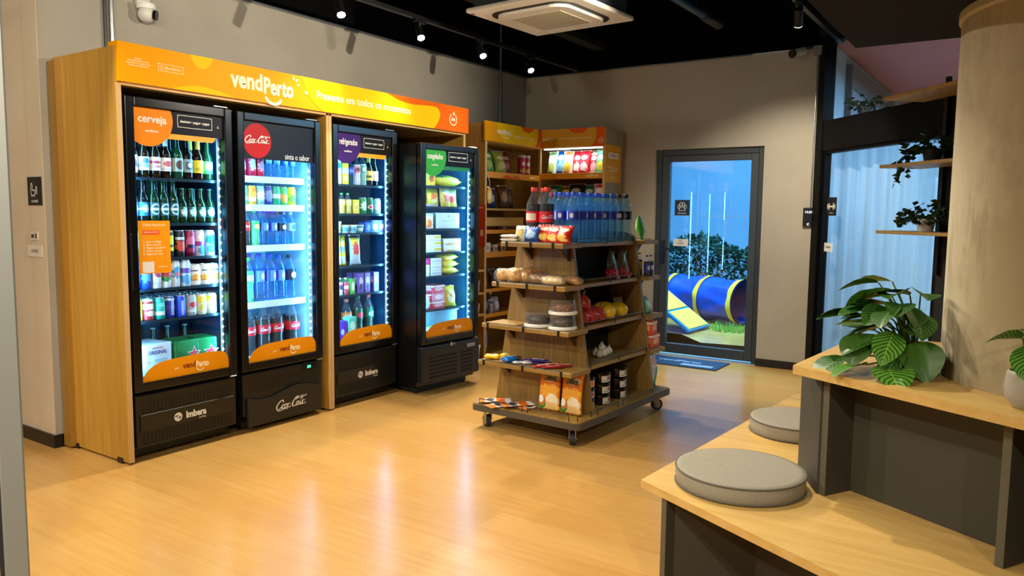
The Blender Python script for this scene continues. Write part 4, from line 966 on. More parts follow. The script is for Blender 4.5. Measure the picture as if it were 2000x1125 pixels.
b = MB(); b.box((-.10, -.10, 0), (.10, .10, .175), .002); bd = b.build('box_body', pack('#dde6ee', ('r', .5, .12, .5, .10, '#c3cfdb'), ('r', .2, .42, .12, .05, '#d9a3ac'), ('r', .65, .44, .2, .06, '#b9c6d2')), t)
text('lettering', 'ORIGINAL', .030, pm('#35549a', .4), bd, facing_y(.01, -.1006, .125), .0004, .0005, width=.12)
text('lettering', 'ANTARCTICA', .012, pm('#b03a4a', .4), bd, facing_y(.01, -.1006, .150), .0003)
for i in range(5):
    put(longneck('green beer bottle', DGR, b3, '#c9c9c4', .225, .031), Vector(FB.location)+Vector((.12+i*.105, .36+.02*(i % 2), .4508)), 'green beer bottle standing behind the six packs', 0, 'bottles behind the six packs')

# --- cola fridge
q_r = pack('#c41f3c', ('n', .5, .5, .18, .2, '#e7a0b4'), ('r', .5, .85, .5, .05, '#9a1830')); q_r2 = pack('#b8163a', ('n', .5, .5, .12, .22, '#d8dce8'))
row(FC, [can('crimson can with pale marks', q_r, .135, .031)]*2 + [can('dark red can with silver script', q_r2, .15, .031), can('crimson can with pale marks', q_r, .135, .031)] + [pet('clear water bottle with sky label', 'W', pack('#3b9fd6', ('e', .5, .5, .12, .3, '#a9dcf5')), '#2a6fc4', .20, .031, name='water_bottle')]*2 + [pet('clear water bottle with blue label', 'W', pack('#2c7fd0', ('r', .5, .5, .1, .3, '#7fc0f0')), '#1f5ac0', .20, .031, name='water_bottle')]*2, 1.592, .10, .545, .17, 'the top white shelf', 'drinks on the top cola fridge shelf', xs=[.09, .152, .222, .285, .35, .414, .478, .54])
g1 = pack('#5fcab8', ('r', .5, .35, .2, .1, '#c9efe6')); g2 = pack('#f0a52a', ('r', .5, .3, .18, .12, '#fbe0a8'), ('r', .5, .8, .5, .1, '#e8851c')); g3 = pack('#7fb8b0', ('n', .5, .5, .2, .25, '#d8efe8')); g4 = pack('#2a2f9a', ('n', .5, .5, .2, .3, '#7f8ce0')); g5 = pack('#22a37c', ('r', .5, .5, .22, .12, '#d6f2e6')); g6 = pack('#3fb65c', ('n', .5, .4, .2, .25, '#f0a040')); g7 = pack('#e2e020', ('n', .5, .4, .2, .25, '#6fb83a'))
row(FC, [can('short aqua can', g1), can('short aqua can', g1), can('short orange can', g2), can('short grey green can', g3), can('short indigo can', g4), can('short emerald can', g5), can('short green and orange can', g6), can('short lemon yellow can', g7)], 1.414, .09, .535, .17, 'the second white shelf', 'cans on the second cola fridge shelf', back=2, gap=.07)
CL = pack('#d7202c', ('r', .5, .5, .5, .5, '#d7202c')); BLK_L = pack('#16243c', ('e', .5, .5, .08, .3, '#dfe8f0'))
wl = pack('#2348c0', ('r', .5, .5, .1, .5, '#5d86e8'), ('e', .55, .5, .05, .3, '#dfeaff'))
row(FC, [pet('small cola bottle with red label', '#1c0705', CL, '#c8d0d4', .215, .031, cola=True), pet('small cola bottle with red cap', '#1c0705', CL, '#e03a3e', .228, .031, cola=True), pet('small green soda bottle', '#5fb872', pack('#43c05a', ('e', .5, .5, .12, .3, '#e8f06a')), '#2aa04a', .225, .031), pet('small royal blue water bottle', 'W', wl, '#2a3fc0', .22, .032, name='water_bottle'), pet('small royal blue water bottle', 'W', wl, '#2a3fc0', .22, .032, name='water_bottle'), pet('small water bottle with navy label', 'W', BLK_L, '#1c2638', .215, .033, name='water_bottle'), pet('small water bottle with pale cap', 'W', pack('#8fc8e0', ('e', .5, .5, .07, .4, '#16324c')), '#a9c8d6', .215, .033, name='water_bottle')], 1.156, .095, .53, .17, 'the third white shelf', 'bottles on the third cola fridge shelf', back=1)
row(FC, [pet('large lemon soda bottle', '#dfe8b0', pack('#7ed321', ('n', .5, .5, .2, .35, '#e8f23a'), ('r', .5, .2, .5, .1, '#2f9a2c')), '#7fd060', .315, .046, .84, .22, .42), pet('medium green soda bottle', '#4fb878', pack('#34c25a', ('n', .5, .5, .2, .3, '#b8f0a0')), '#2fae3c', .285, .040), pet('large water bottle with blue label', 'W', wl, '#2438b8', .30, .042, ribs=6, name='water_bottle'), pet('large water bottle with blue label', 'W', wl, '#2438b8', .30, .042, ribs=6, name='water_bottle'), pet('large water bottle with blue label', 'W', wl, '#2438b8', .295, .042, ribs=6, name='water_bottle'), pet('large water bottle with black label', 'W', BLK_L, '#16202c', .29, .044, name='water_bottle')], .795, .10, .52, .175, 'the fourth white shelf', 'bottles on the fourth cola fridge shelf', xs=[.100, .185, .268, .352, .435, .522], back=1, gap=.1)
big = pet('two litre cola bottle', '#160504', CL, '#e0282e', .318, .050, .72, .40, .58, True)
row(FC, [big]*5, .451, .075, .535, .19, 'the cola fridge floor', 'two litre cola bottles', xs=[.075, .190, .305, .415, .545], back=1, gap=.11)

# --- purple refrigerados fridge
h1 = pack('#c8e4f2', ('n', .5, .6, .3, .2, '#5aa8d8'), ('r', .5, .25, .4, .08, '#2c6fb0')); h2 = pack('#dfeef6', ('r', .5, .7, .4, .1, '#3a8ac8')); h3 = pack('#e9d23a', ('r', .5, .65, .5, .12, '#c8e4f0'), ('e', .5, .3, .25, .15, '#f6efb0'))
row(FRF, [carton('pale blue milk carton with wave', h1, h=.19), carton('white and blue milk carton', h2, h=.19), carton('yellow juice carton', h3, .055, .05, .155), pet('clear bottle with royal blue label', 'W', pack('#2438c8', ('r', .5, .5, .2, .2, '#5f7af0')), '#6fa8c8', .19, .028, name='water_bottle'), pet('pink and white drink bottle with green cap', '#e8d6d8', pack('#e08a90', ('n', .5, .5, .2, .3, '#7a2a3a')), '#3fae5a', .215, .027), pet('clear green soda bottle', '#8fc4b4', pack('#5aa894', ('e', .5, .5, .1, .3, '#d8efe8')), '#38a050', .225, .030), longneck('black wine cooler bottle with yellow label', DRK, pack('#efd25a', ('r', .5, .4, .2, .12, '#6a5a20')), '#d9c23a', .235, .030, neck='#dcc84a'), longneck('black wine cooler bottle with pink label', DRK, pack('#ecd3cf', ('e', .5, .5, .12, .25, '#c87a78')), '#3a3030', .235, .030)], 1.566, .10, .545, .135, 'the top purple fridge shelf', 'drinks on the top shelf of the purple fridge', xs=[.085, .15, .225, .29, .355, .412, .475, .54])
row(FRF, [pet('teal water bottle', 'W', pack('#37b0b8', ('r', .5, .5, .1, .3, '#a9e4e4')), '#3f8f98', .15, .028, name='water_bottle'), pet('coral juice bottle', '#e8604a', pack('#f08a70', ('r', .5, .5, .5, .12, '#3a56b0')), '#f0625a', .165, .027), pet('yellow juice bottle', '#e2bc3a', pack('#e8d24a', ('r', .5, .6, .5, .14, '#d8e8d0')), '#5fb85a', .15, .026), pet('yellow juice bottle', '#e2bc3a', pack('#e8d24a', ('r', .5, .6, .5, .14, '#d8e8d0')), '#5fb85a', .15, .026), boxp('small yellow pudding box', pack('#ead63a', ('e', .5, .5, .2, .25, '#f8f0a0'), ('r', .5, .5, .1, .12, '#b8a020')), .06, .05, .105), can('green guarana can', pack('#1f8a48', ('n', .5, .5, .2, .25, '#d8ead8')), .122, .031), can('dark green can with red mark', pack('#14603a', ('e', .5, .45, .16, .14, '#e8d8d8'), ('e', .5, .45, .1, .09, '#c83038')), .122, .031), can('pale blue can', pack('#9fd0ea', ('n', .5, .5, .2, .25, '#e8f4fa')), .118, .031)], 1.360, .10, .57, .135, 'the second purple fridge shelf', 'drinks on the second shelf of the purple fridge', xs=[.082, .142, .20, .26, .33, .41, .485, .555])
y1 = pack('#e6ecd6', ('n', .5, .5, .3, .3, '#c9d38a')); y2 = pack('#c6dfea', ('n', .5, .5, .3, .3, '#5fa3b8')); y3 = pack('#2f5fd0', ('n', .5, .5, .25, .3, '#7fa8f0')); y4 = pack('#4a58b8', ('r', .5, .5, .3, .2, '#d6c0e0'), ('e', .5, .35, .2, .15, '#c05a90'))
row(FRF, [tub('cream yogurt pot', y1, .034, .085), tub('cream yogurt pot', y1, .034, .085), tub('pale green butter tub', y2, .036, .06, '#e2edc8'), tub('pale green butter tub', y2, .036, .06, '#e2edc8'), tub('teal cheese pot', pack('#3aa0a0', ('r', .5, .5, .3, .2, '#cfeceb')), .033, .06), boxp('blue yogurt multipack', y3, .065, .07, .08), boxp('violet and blue dessert pack', y4, .075, .07, .095), boxp('violet and blue dessert pack', y4, .075, .07, .095)], 1.222, .10, .56, .135, 'the third purple fridge shelf', 'dairy on the third shelf of the purple fridge', xs=[.085, .155, .228, .302, .373, .44, .513, .578])
yb = pack('#e8cf2a', ('n', .5, .55, .4, .12, '#7fa8c0'), ('n', .5, .75, .3, .15, '#f6ec8a'), ('r', .5, .2, .5, .12, '#d8dfe2'))
gb_ = pack('#b9c3cc', ('r', .5, .8, .4, .12, '#e8d23a'), ('n', .5, .55, .3, .2, '#d84a3a'), ('r', .5, .95, .5, .05, '#2a2c30'))
for i, (x, s, lab) in enumerate(((.105, yb, 'yellow cheese bread bag beside the oak partition'), (.165, yb, 'second yellow cheese bread bag, behind the first'), (.225, yb, 'third yellow cheese bread bag beside the grey pouch'), (.345, gb_, 'grey pouch with red and yellow print in the purple fridge'))):
    put(bagp('bag', s, .11 if i < 3 else .10, .225, .045, seed=i, lean=.06, name='food_pouch'), Vector(FRF.location)+Vector((x, .145+(0 if i == 3 else i*.015), .986)), lab, R(-8), 'pouches on the fourth shelf of the purple fridge')
k1 = pack('#d9dfee', ('n', .5, .5, .3, .25, '#2f3a78'), ('r', .5, .8, .5, .08, '#c03a4a')); k2 = pack('#6a4a98', ('n', .5, .6, .3, .2, '#c9b4e0'), ('e', .5, .35, .2, .15, '#3a2060')); k3 = pack('#cf2f44', ('n', .5, .5, .25, .2, '#f0c0c8')); k4 = pack('#58b04a', ('n', .5, .5, .3, .3, '#e8f0d0'))
row(FRF, [pet('little white drink bottle', '#e4e6ee', k1, '#e8ecf2', .125, .022, z0=.2, z1=.7)]*3 + [pet('little red drink bottle', '#d83a4a', k3, '#e8e8ea', .125, .023, z0=.2, z1=.7), carton('green juice box', k4, .042, .04, .115), carton('purple grape juice carton', k2, .058, .05, .15), carton('purple grape juice carton', k2, .058, .05, .15), carton('purple grape juice carton', k2, .058, .05, .15)], .778, .09, .57, .135, 'the fifth purple fridge shelf', 'little drinks in the purple fridge', xs=[.082, .132, .182, .235, .29, .365, .44, .53], back=1)
OR = pack('#e8782a', ('n', .5, .5, .25, .25, '#f6d8b0')); 
row(FRF, [pet('dark soda bottle with orange label', '#2a1408', OR, '#20242a', .26, .040), pet('tall soda bottle with orange label and cap', '#20100a', OR, '#e87a5a', .285, .040), pet('dark green guarana bottle', '#0e3a22', pack('#16502e', ('e', .5, .4, .14, .3, '#d83a48')), '#1c5a38', .30, .040), pet('dark green guarana bottle with red cap', '#0e3a22', pack('#1a5a3a', ('e', .5, .4, .14, .3, '#8fd0e0')), '#e05a5a', .30, .040)], .451, .10, .55, .21, 'the purple fridge floor', 'bottles on the floor of the purple fridge', xs=[.11, .31, .435, .54])
row(FRF, [boxp('purple snack box', pack('#5a2a90', ('e', .5, .45, .2, .15, '#c9a8e8')), .085, .06, .145), boxp('mint green snack box', pack('#6fc8a8', ('n', .5, .6, .3, .2, '#e8f4d8')), .08, .06, .165)], .451, .17, .27, .125, 'the purple fridge floor', 'boxes on the floor of the purple fridge', xs=[.165, .262])
# --- freezer
z1 = pack('#e8cf3a', ('n', .5, .5, .3, .25, '#d86a3a'), ('r', .5, .85, .5, .1, '#f4e88a')); z2 = pack('#d8dc2a', ('n', .3, .5, .25, .3, '#2f9a6a'), ('n', .65, .5, .25, .2, '#f2e23a')); z3 = pack('#f0d440', ('n', .5, .55, .3, .2, '#e8823a'), ('e', .5, .3, .25, .12, '#f6e890'), ('r', .5, .08, .5, .08, '#e8e8e0')); z4 = pack('#e6c65a', ('n', .5, .5, .35, .25, '#d8503a'), ('n', .5, .75, .3, .15, '#f2ecd8'))
FI = lambda x, y, z: (Matrix.Translation(FZ.location) @ FZ.rotation_euler.to_matrix().to_4x4()) @ Vector((x, y, z+.0008))
FR_ = FZ.rotation_euler.z
put(boxp('b', z1, .085, .09, .115), FI(.115, .14, 1.578), 'yellow and orange lasagne box, topmost in the freezer beside the door grip', FR_, 'frozen boxes at the top')
put(boxp('b', z1, .085, .09, .115), FI(.205, .14, 1.578), 'yellow and orange lasagne box beside the long lime bag', FR_, 'frozen boxes at the top')
put(flatpack('b', z2, .30, .11, .09, 'frozen_bag', 'bag', 3), FI(.41, .16, 1.578), 'long lime and yellow frozen bag on the top freezer shelf', FR_, None)
for i, (x, m) in enumerate(((.14, z3), (.29, z3), (.42, z4), (.50, z4))):
    put(bagp('b', m, .14 if i < 2 else .13, .145 if i != 2 else .155, .06, 'frozen_bag', seed=i+4, lean=.1), FI(x, .15+.02*(i % 2), 1.420), ('yellow frozen bread bag beside the freezer door grip', 'second yellow frozen bread bag from the door grip', 'golden frozen bag with red print behind the others', 'golden frozen bag with red print by the freezer light strip')[i], FR_+R((0, -5, 8, -15)[i]), 'frozen bags on the second freezer shelf')
ice = pack('#cfe2f0', ('r', .5, .5, .3, .02, '#9ab8d0'), ('e', .5, .8, .04, .06, '#7f9fc0')); mix_ = pack('#dfe6ec', ('n', .5, .35, .45, .3, '#e2703a'), ('n', .35, .4, .25, .25, '#e8c83a'), ('r', .5, .92, .5, .08, '#b8cfe0'))
put(boxp('b', mix_, .16, .10, .12), FI(.15, .15, 1.252), 'box with colourful food picture on the third freezer shelf', FR_)
put(boxp('b', ice, .26, .12, .125, flap='#9fc0d8'), FI(.40, .16, 1.252), 'wide pale blue cold box on the third freezer shelf', FR_)
wt = pack('#e4ecf0', ('r', .85, .6, .15, .2, '#e0d23a'), ('r', .3, .5, .02, .4, '#b8c8d4')); wy = pack('#eef0ea', ('e', .8, .6, .1, .15, '#e6d838'), ('n', .5, .2, .45, .15, '#d89a3a'))
for k in range(3):
    put(boxp('b', wt, .26, .12, .045), FI(.19, .16, 1.070+k*.046), f"{('lowest', 'middle', 'topmost')[k]} white pizza box with yellow end on the fourth freezer shelf", FR_+R(-2+2*k), 'white pizza boxes')
for k in range(2):
    put(boxp('b', wy, .20, .12, .052), FI(.45, .16, 1.070+k*.053), f"{('lower', 'upper')[k]} white box with food picture by the freezer light strip", FR_, 'white food boxes')
mg = pack('#c01f6a', ('n', .4, .5, .3, .4, '#e86aa0')); wb = pack('#e6e9ea', ('r', .5, .5, .4, .12, '#c6ccd0'), ('r', .95, .5, .05, .5, '#8a6a58'))
for c in range(2):
    for k in range(3):
        mt = mg if (c == 0 and k == 2) else wb
        put(boxp('b', mt, .13, .12, .046), FI(.135+c*.135, .16, .888+k*.047), 'magenta frozen dessert box on top of the white boxes' if mt is mg else f"{('lowest', 'middle', 'topmost')[k]} white frozen box of the stack {('under the magenta box', 'next to the yellow bags')[c]}", FR_, 'stacked frozen boxes')
yg = pack('#efd52c', ('n', .5, .5, .35, .25, '#f8f0b0'), ('n', .5, .6, .2, .15, '#e8943a'))
for k in range(3):
    put(flatpack('b', yg, .18, .11, .062, 'frozen_bag', 'bag', 7), FI(.44, .16, .888+k*.055), f"{('lowest', 'middle', 'topmost')[k]} yellow frozen bag of the pile on the fifth freezer shelf", FR_+R(5*k-5), 'yellow frozen bags')
pk = pack('#dc3a4a', ('n', .5, .5, .35, .25, '#f2b0b0'), ('r', .5, .85, .5, .1, '#f0e4e4'))
for i, (x, k, mt, lab) in enumerate(((.15, 0, pk, 'red frozen box, lowest beside the white bag'), (.15, 1, pk, 'red frozen box laid upon the lowest one'), (.30, 0, pk, 'red frozen box under the pink one'), (.30, 1, pack('#e88a96', ('n', .5, .5, .3, .3, '#f6d8d8')), 'pink frozen box on the basket shelf'), (.30, 2, pk, 'topmost red frozen box of the basket shelf'))):
    put(boxp('b', mt, .145, .12, .062), FI(x, .17, .628+k*.063), lab, FR_+R(i*2-4), 'red frozen boxes')
put(bagp('b', yg, .15, .17, .08, 'frozen_bag', seed=9, lean=.15), FI(.46, .14, .628), 'yellow frozen bag standing by the red boxes', FR_)
put(bagp('b', pack('#e2ebf2', ('n', .5, .5, .3, .3, '#c0d4e4')), .17, .13, .06, 'frozen_bag', seed=12, lean=.12), FI(.13, .105, .628), 'white frozen bag lying before the red boxes', FR_+R(8))
t = thing('plastic_bin', 'grey blue plastic bin at the freezer bottom', 'bin', FI(.32, .23, .450), FR_)
b = MB(); b.box((-.22, -.10, 0), (.22, .10, .012), .004)
for lo, hi in (((-.22, -.10, 0), (.22, -.094, .165)), ((-.22, .094, 0), (.22, .10, .165)), ((-.22, -.094, 0), (-.214, .094, .165)), ((.214, -.094, 0), (.22, .094, .165))): b.box(lo, hi, .002)
b.build('bin_body', pm('#8fb4c8', .3), t)
b = MB(); b.box((-.23, -.112, .15), (.23, -.1005, .168), .003); b.build('rim', pm('#a9c8d8', .3), t)
put(flatpack('b', pack('#e6f0ea', ('n', .3, .5, .25, .3, '#8fcf4a')), .36, .09, .05, 'frozen_bag', 'bag', 5), FI(.27, .105, .451), 'white and green frozen bag lying before the plastic bin', FR_)
# ------------------------------------------------------------------ shelf trolley in the middle of the floor
GL = Vector((3.87, 2.105, 0)); GRZ = R(-3)
g = thing('gondola_shelf', 'brown wooden two-ended shelf trolley on castors full of snacks and water', 'display shelf', GL, GRZ)
def G(u, v, z): return GL + Matrix.Rotation(GRZ, 3, 'Z') @ Vector((u, v, z+.0008))
def rrect(x0, y0, x1, y1, r, n=5):
    p = []
    for cx, cy, a0 in ((x1-r, y1-r, 0), (x0+r, y1-r, 90), (x0+r, y0+r, 180), (x1-r, y0+r, 270)):
        p += [(cx+r*cos(R(a0+90*i/n)), cy+r*sin(R(a0+90*i/n))) for i in range(n+1)]
    return p
b = MB(); b.prism(rrect(0, 0, 1.25, .83, .05), .038, Matrix.Translation((0, 0, .116))); b.build('base_edge', pm('#4b443a', .5), g)
b = MB(); b.prism(rrect(.008, .008, 1.242, .822, .045), .006, Matrix.Translation((0, 0, .1542))); b.build('base_board', GONX, g)
prof = [(.045, .1604), (.205, 1.17), (.222, 1.225), (.25, 1.25), (.30, 1.262), (.53, 1.262), (.58, 1.25), (.608, 1.225), (.625, 1.17), (.785, .1604)]
MYZ = lambda x: Matrix.Translation((x, 0, 0)) @ Matrix(((0, 0, 1, 0), (1, 0, 0, 0), (0, 1, 0, 0), (0, 0, 0, 1)))
U0, U1 = .22, 1.03
for u in (U0, U1): b = MB(); b.prism(prof, .025, MYZ(u)); b.build('end_panel', GOND, g)
b = MB(); b.box((U0+.0255, .406, .1604), (U1-.0005, .424, 1.174)); b.build('spine', pm('#17120c', .7), g)
def edge(z): return .045+(z-.16)*.16/1.01
BW = pm('#0b0b0c', .4)
def guard(bb, pts, h, posts):
    bb.tube(pts, .0028, 6)
    for p in posts: bb.tube([p, (p[0], p[1], p[2]-h)], .0028, 6)
for z in (.45, .69, .95):
    e = edge(z)
    for side in (0, 1):
        v0, v1 = (e+.004, .4055) if not side else (.4245, .826-e-.004)
        b = MB(); b.box((U0+.0255, v0, z-.025), (U1-.0005, v1, z), .002); sh = b.build('shelf', GONX, g)
        vv = v0-.004 if not side else v1+.004
        b = MB(); guard(b, [(U0+.05, vv, z+.026), (U1-.02, vv, z+.026)], .04, [(u, vv, z+.026) for u in (U0+.05, .63, U1-.02)]); b.build('guard_rail', BW, sh)
b = MB(); b.box((U0+.0255, .212, 1.175), (U1-.0005, .618, 1.20), .002); sh = b.build('shelf', GONX, g)
b = MB(); guard(b, [(U0+.03, .207, 1.226), (U1-.01, .207, 1.226)], .04, [(u, .207, 1.226) for u in (U0+.04, .63, U1-.02)]); guard(b, [(U0+.03, .623, 1.226), (U1-.01, .623, 1.226)], .04, [(.63, .623, 1.226)]); b.build('guard_rail', BW, sh)
b = MB()
for pts in ([(.50, .02, .162), (.50, .02, .195), (.245, .02, .195), (.245, .02, .162)], [(.98, .02, .162), (.98, .02, .195), (.56, .02, .195), (.56, .02, .162)], [(.19, .03, .162), (.19, .03, .195), (.03, .03, .195), (.03, .03, .162)], [(.012, .08, .162), (.012, .08, .195), (.012, .38, .195), (.012, .38, .162)], [(.012, .42, .162), (.012, .42, .195), (.012, .76, .195), (.012, .76, .162)]):
    b.tube(pts, .003, 6)
b.build('base_rail', BW, g)
ENDS = ((1.205, .14, .60), (.955, .115, .66), (.69, .085, .735), (.45, .06, .765))
for z, v0, v1 in ENDS:
    for side in (0, 1):
        x0, x1 = (.0 if z < 1 else .01, U0-.0005) if not side else (U1+.0255, 1.245)
        b = MB(); b.box((x0, v0, z-.028), (x1, v1, z), .003); sh = b.build('end_shelf', GONY, g)
        b = MB(); xe = x0-.003 if not side else x1+.003
        b.tube([(xe, v0+.06, z+.004), (xe, v1-.03, z+.004)], .003, 6)
        for v in (v0+.07, (v0+v1)/2, v1-.05): b.box((xe-.004, v-.006, z-.030), (xe+.004, v+.006, z+.006))
        b.build('guard_rail', BW, sh)
        for v in (v0+.09, v1-.09):
            b = MB()
            s = -1 if not side else 1; xb = U0-.0005 if not side else U1+.0255
            b.prism([(0, 0), (s*.11, 0), (0, -.085)] if s > 0 else [(0, 0), (0, -.085), (s*.11, 0)], .018, Matrix.Translation((xb, v+.009, z-.0285)) @ RX)
            b.build('bracket', pm('#4a331a', .5), sh)
for cu, cv, a in ((.075, .09, 25), (1.17, .09, -35), (.075, .74, 60), (1.17, .74, 10)):
    b = MB(); Mc = Matrix.Translation((cu, cv, 0)) @ Matrix.Rotation(R(a), 4, 'Z')
    b.box((-.038, -.03, .112), (.038, .03, .1155), M=Mc); b.box((-.02, -.021, .05), (.02, -.017, .112), M=Mc); b.box((-.02, .017, .05), (.02, .021, .112), M=Mc); b.cyl(.02, Mc @ Vector((0, 0, .10)), Mc @ Vector((0, 0, .113)), 14)
    b.cyl(.006, Mc @ Vector((.012, -.026, .040)), Mc @ Vector((.012, .026, .040)), 8)
    for s in (-1, 1): b.prism([(-.018, .055), (.02, .055), (.022, .034), (.004, .034)], .004, Mc @ Matrix.Translation((0, s*.019+.002, 0)) @ RX)
    c = b.build('caster', pm('#a8a49a', .3, .8), g)
    b = MB(); p, q = Mc @ Vector((.012, -.015, .040)), Mc @ Vector((.012, .015, .040)); b.cyl(.040, p, q, 24); w = b.build('wheel', pm('#25262a', .6), c, True)
    b = MB(); p, q = Mc @ Vector((.012, -.0165, .040)), Mc @ Vector((.012, .0165, .040)); b.cyl(.025, p, q, 20); b.build('hub', pm('#8e8f90', .4, .4), c, True)
# bottles on the top board
blue_l = pack('#2440c4', ('r', .18, .5, .02, .5, '#e8ecff'), ('e', .30, .45, .045, .28, '#f2f5ff'), ('r', .5, .9, .5, .06, '#3f63e0'), ('e', .62, .45, .045, .28, '#e6eeff'), ('r', .80, .5, .02, .5, '#cfd8ff'))
blk_l = pack('#101a2e', ('e', .42, .45, .05, .30, '#f2f5ff'), ('r', .30, .5, .02, .4, '#c8d0e0'), ('e', .70, .45, .05, .30, '#e8eef8'))
red_l = pack('#d8182c', ('r', .38, .5, .13, .32, '#efe2cf'))
wb_ = pet('b', 'WD', blue_l, '#2f62d8', .315, .0435, z0=.46, z1=.64, ribs=7, name='water_bottle'); wk_ = pet('b', 'WD', blk_l, '#14181f', .315, .0435, z0=.46, z1=.64, ribs=7, name='water_bottle')
wp_ = pet('b', 'WD', pack('#c03a78', ('r', .5, .5, .1, .4, '#f2c0d8')), '#d83a4a', .315, .0435, z0=.46, z1=.64, ribs=7, name='water_bottle')
cola_a = pet('b', '#140403', CL, '#e8442e', .345, .051, .70, .36, .56, True); cola_b = pet('b', '#140403', red_l, '#e8442e', .345, .051, .70, .36, .56)
vs = (.262, .357, .452, .55); ROWN = ('front row', 'second row', 'third row', 'back row')
for i in range(8):
    for j in range(4):
        u = .303+i*.0965; v = vs[j]
        if i == 0 and j >= 2:
            put((cola_a, cola_b)[j-2], G(u-.003, v+.004*(j-2), 1.20), ('two litre cola bottle with white lettering on the trolley top', 'two litre cola bottle with a cream panel on the trolley top')[j-2], GRZ-R(50 if j == 2 else 45)); continue
        if i == 1 and j == 3: put(cola_a, G(u+.006, v, 1.20), 'two litre cola bottle in the back row behind the first two', GRZ-R(60)); continue
        s, d = (wk_, 'water bottle with black label') if i >= 6 else ((wp_, 'water bottle with pink label') if j == 3 and i in (2, 3, 4) else (wb_, 'water bottle with blue label'))
        lab = f"{d}, {ORD[i]} from the cola end, {ROWN[j]} on trolley"
        put(s, G(u+random.uniform(-.002, .002), v+random.uniform(-.002, .002), 1.20), lab, GRZ+R(random.uniform(-45, 15)), 'water bottles on the trolley top')
# snacks on the upper end shelf
ch = pack('#d8281e', ('n', .45, .35, .3, .18, '#f2c23a'), ('e', .55, .75, .3, .1, '#f4ead0'), ('n', .6, .2, .25, .1, '#f6e27a'))
cr = pack('#e8dfb4', ('n', .5, .5, .3, .2, '#c9b46a'), ('e', .5, .75, .25, .08, '#9a8a4a')); bl = pack('#1f5fc8', ('n', .5, .5, .3, .25, '#a9cdf0'), ('e', .4, .7, .15, .1, '#f4f8ff'), ('r', .5, .15, .5, .06, '#123a80'))
W90 = GRZ-pi/2
put(bagp('b', ch, .115, .105, .055, 'snack_bag', seed=21, lean=.5), G(.075, .19, 1.205), 'red and yellow crisp bag, first from the rounded trolley end', W90, 'red crisp bags')
put(bagp('b', ch, .115, .105, .055, 'snack_bag', seed=22, lean=.5), G(.080, .265, 1.205), 'red and yellow crisp bag in the middle of the three', W90, 'red crisp bags')
put(bagp('b', ch, .115, .11, .055, 'snack_bag', seed=23, lean=.35), G(.10, .335, 1.205), 'red and yellow crisp bag next to the blue pack', W90+.2, 'red crisp bags')
put(bagp('b', bl, .115, .095, .05, 'snack_bag', seed=24, lean=.2), G(.075, .415, 1.205), 'bright blue wafer pack on the upper trolley end', W90)
put(bagp('b', cr, .10, .10, .05, 'snack_bag', seed=25, lean=.3), G(.085, .505, 1.205), 'cream coloured snack bag beside the blue pack', W90)
for k in range(2): put(flatpack('b', pack('#d9cfc0', ('n', .5, .5, .3, .25, '#a04a30')), .13, .04, .022, 'biscuit_pack', 'pack', 31), G(.06, .565, 1.205+.022*k), f"{('lower', 'upper')[k]} slim biscuit pack at the wall end of the shelf", W90, 'slim biscuit packs')
# bread
def loaf_mat(c1, c2, c3): 
    k = ('loaf', c1, c2, c3)
    if k in MATS: return MATS[k]
    m, nt, b = newmat('crust'); v = coords(nt, 'Object'); f = ramp(nt, noise(nt, v, 22, 4, .6), .35, .7)
    c = mixn(nt, f, hexc(c1), hexc(c2)); c = mixn(nt, ramp(nt, noise(nt, v, 60, 2), .62, .7), c, hexc(c3)); nt.links.new(c, b.inputs['Base Color']); b.inputs['Roughness'].default_value = .35; MATS[k] = m; return m
def bread(desc_key, L, r, hgt, mat, bag=True, name='bread_loaf'):
    def f(t):
        def fn(u, v):
            a = 2*pi*u; x = (v-.5)*L; e = max(0, 1-abs(2*v-1)**4)**.5; k = 1+.06*sin(9*v*pi)+.05*sin(3*a+8*v)
            return Vector((x, r*e*k*cos(a), hgt*.5+hgt*.5*e*k*sin(a)*(.98 if sin(a) > 0 else 1/k)))
        b = MB(); b.grid(fn, 20, 20, True); b.build('loaf', mat, t, 'all')
        if bag:
            def fb(u, v):
                a = 2*pi*u; x = (v-.5)*(L+.025); e = max(.10, 1-abs(2*v-1)**7)**.5; k = 1.05+.05*sin(13*u*pi+20*v)
                return Vector((x, r*e*k*cos(a)*1.03, max(.0005, hgt*.5+hgt*.56*e*k*sin(a))))
            b = MB(); b.grid(fb, 24, 22, True); b.build('clear_bag', clear((.97, .97, .95), .12, 1.45, 1.6, .07, (1, .98, .95)), t, 'all')
    return spec(name, 'bread', '', (desc_key,), f)
cru1 = loaf_mat('#c8873a', '#e2b46a', '#efd8a8'); cru2 = loaf_mat('#a8681f', '#cf9646', '#e8c890'); cru3 = loaf_mat('#7a4e2c', '#9a6a40', '#c8a478'); cru4 = loaf_mat('#d8b47a', '#ecd8a8', '#f6ecd0')
put(bread('french', .16, .048, .075, cru1), G(.10, .60, .955), 'golden bread roll bag at the wall end of the bread shelf', W90+.5)
put(bread('french2', .19, .05, .085, cru1), G(.105, .50, .955), 'large golden loaf lying across the bread shelf', W90+1.1)
put(bread('dark', .17, .042, .085, cru2), G(.115, .425, .955), 'browner loaf leaning beside the golden loaf', W90+1.3)
put(bread('slice', .14, .042, .062, cru3), G(.075, .335, .955), 'bagged dark rye loaf in the middle of the bread shelf', W90+.2)
put(bread('pale', .15, .04, .055, cru4), G(.06, .235, .955), 'pale bagged bun nearest the trolley corner', W90+.1)
put(bread('tan', .13, .036, .05, cru2), G(.16, .165, .955), 'tan bagged bun behind the pale bun', W90-.3)
put(bread('pale2', .12, .036, .05, cru4), G(.165, .30, .955), 'pale bagged bun against the trolley panel', W90)
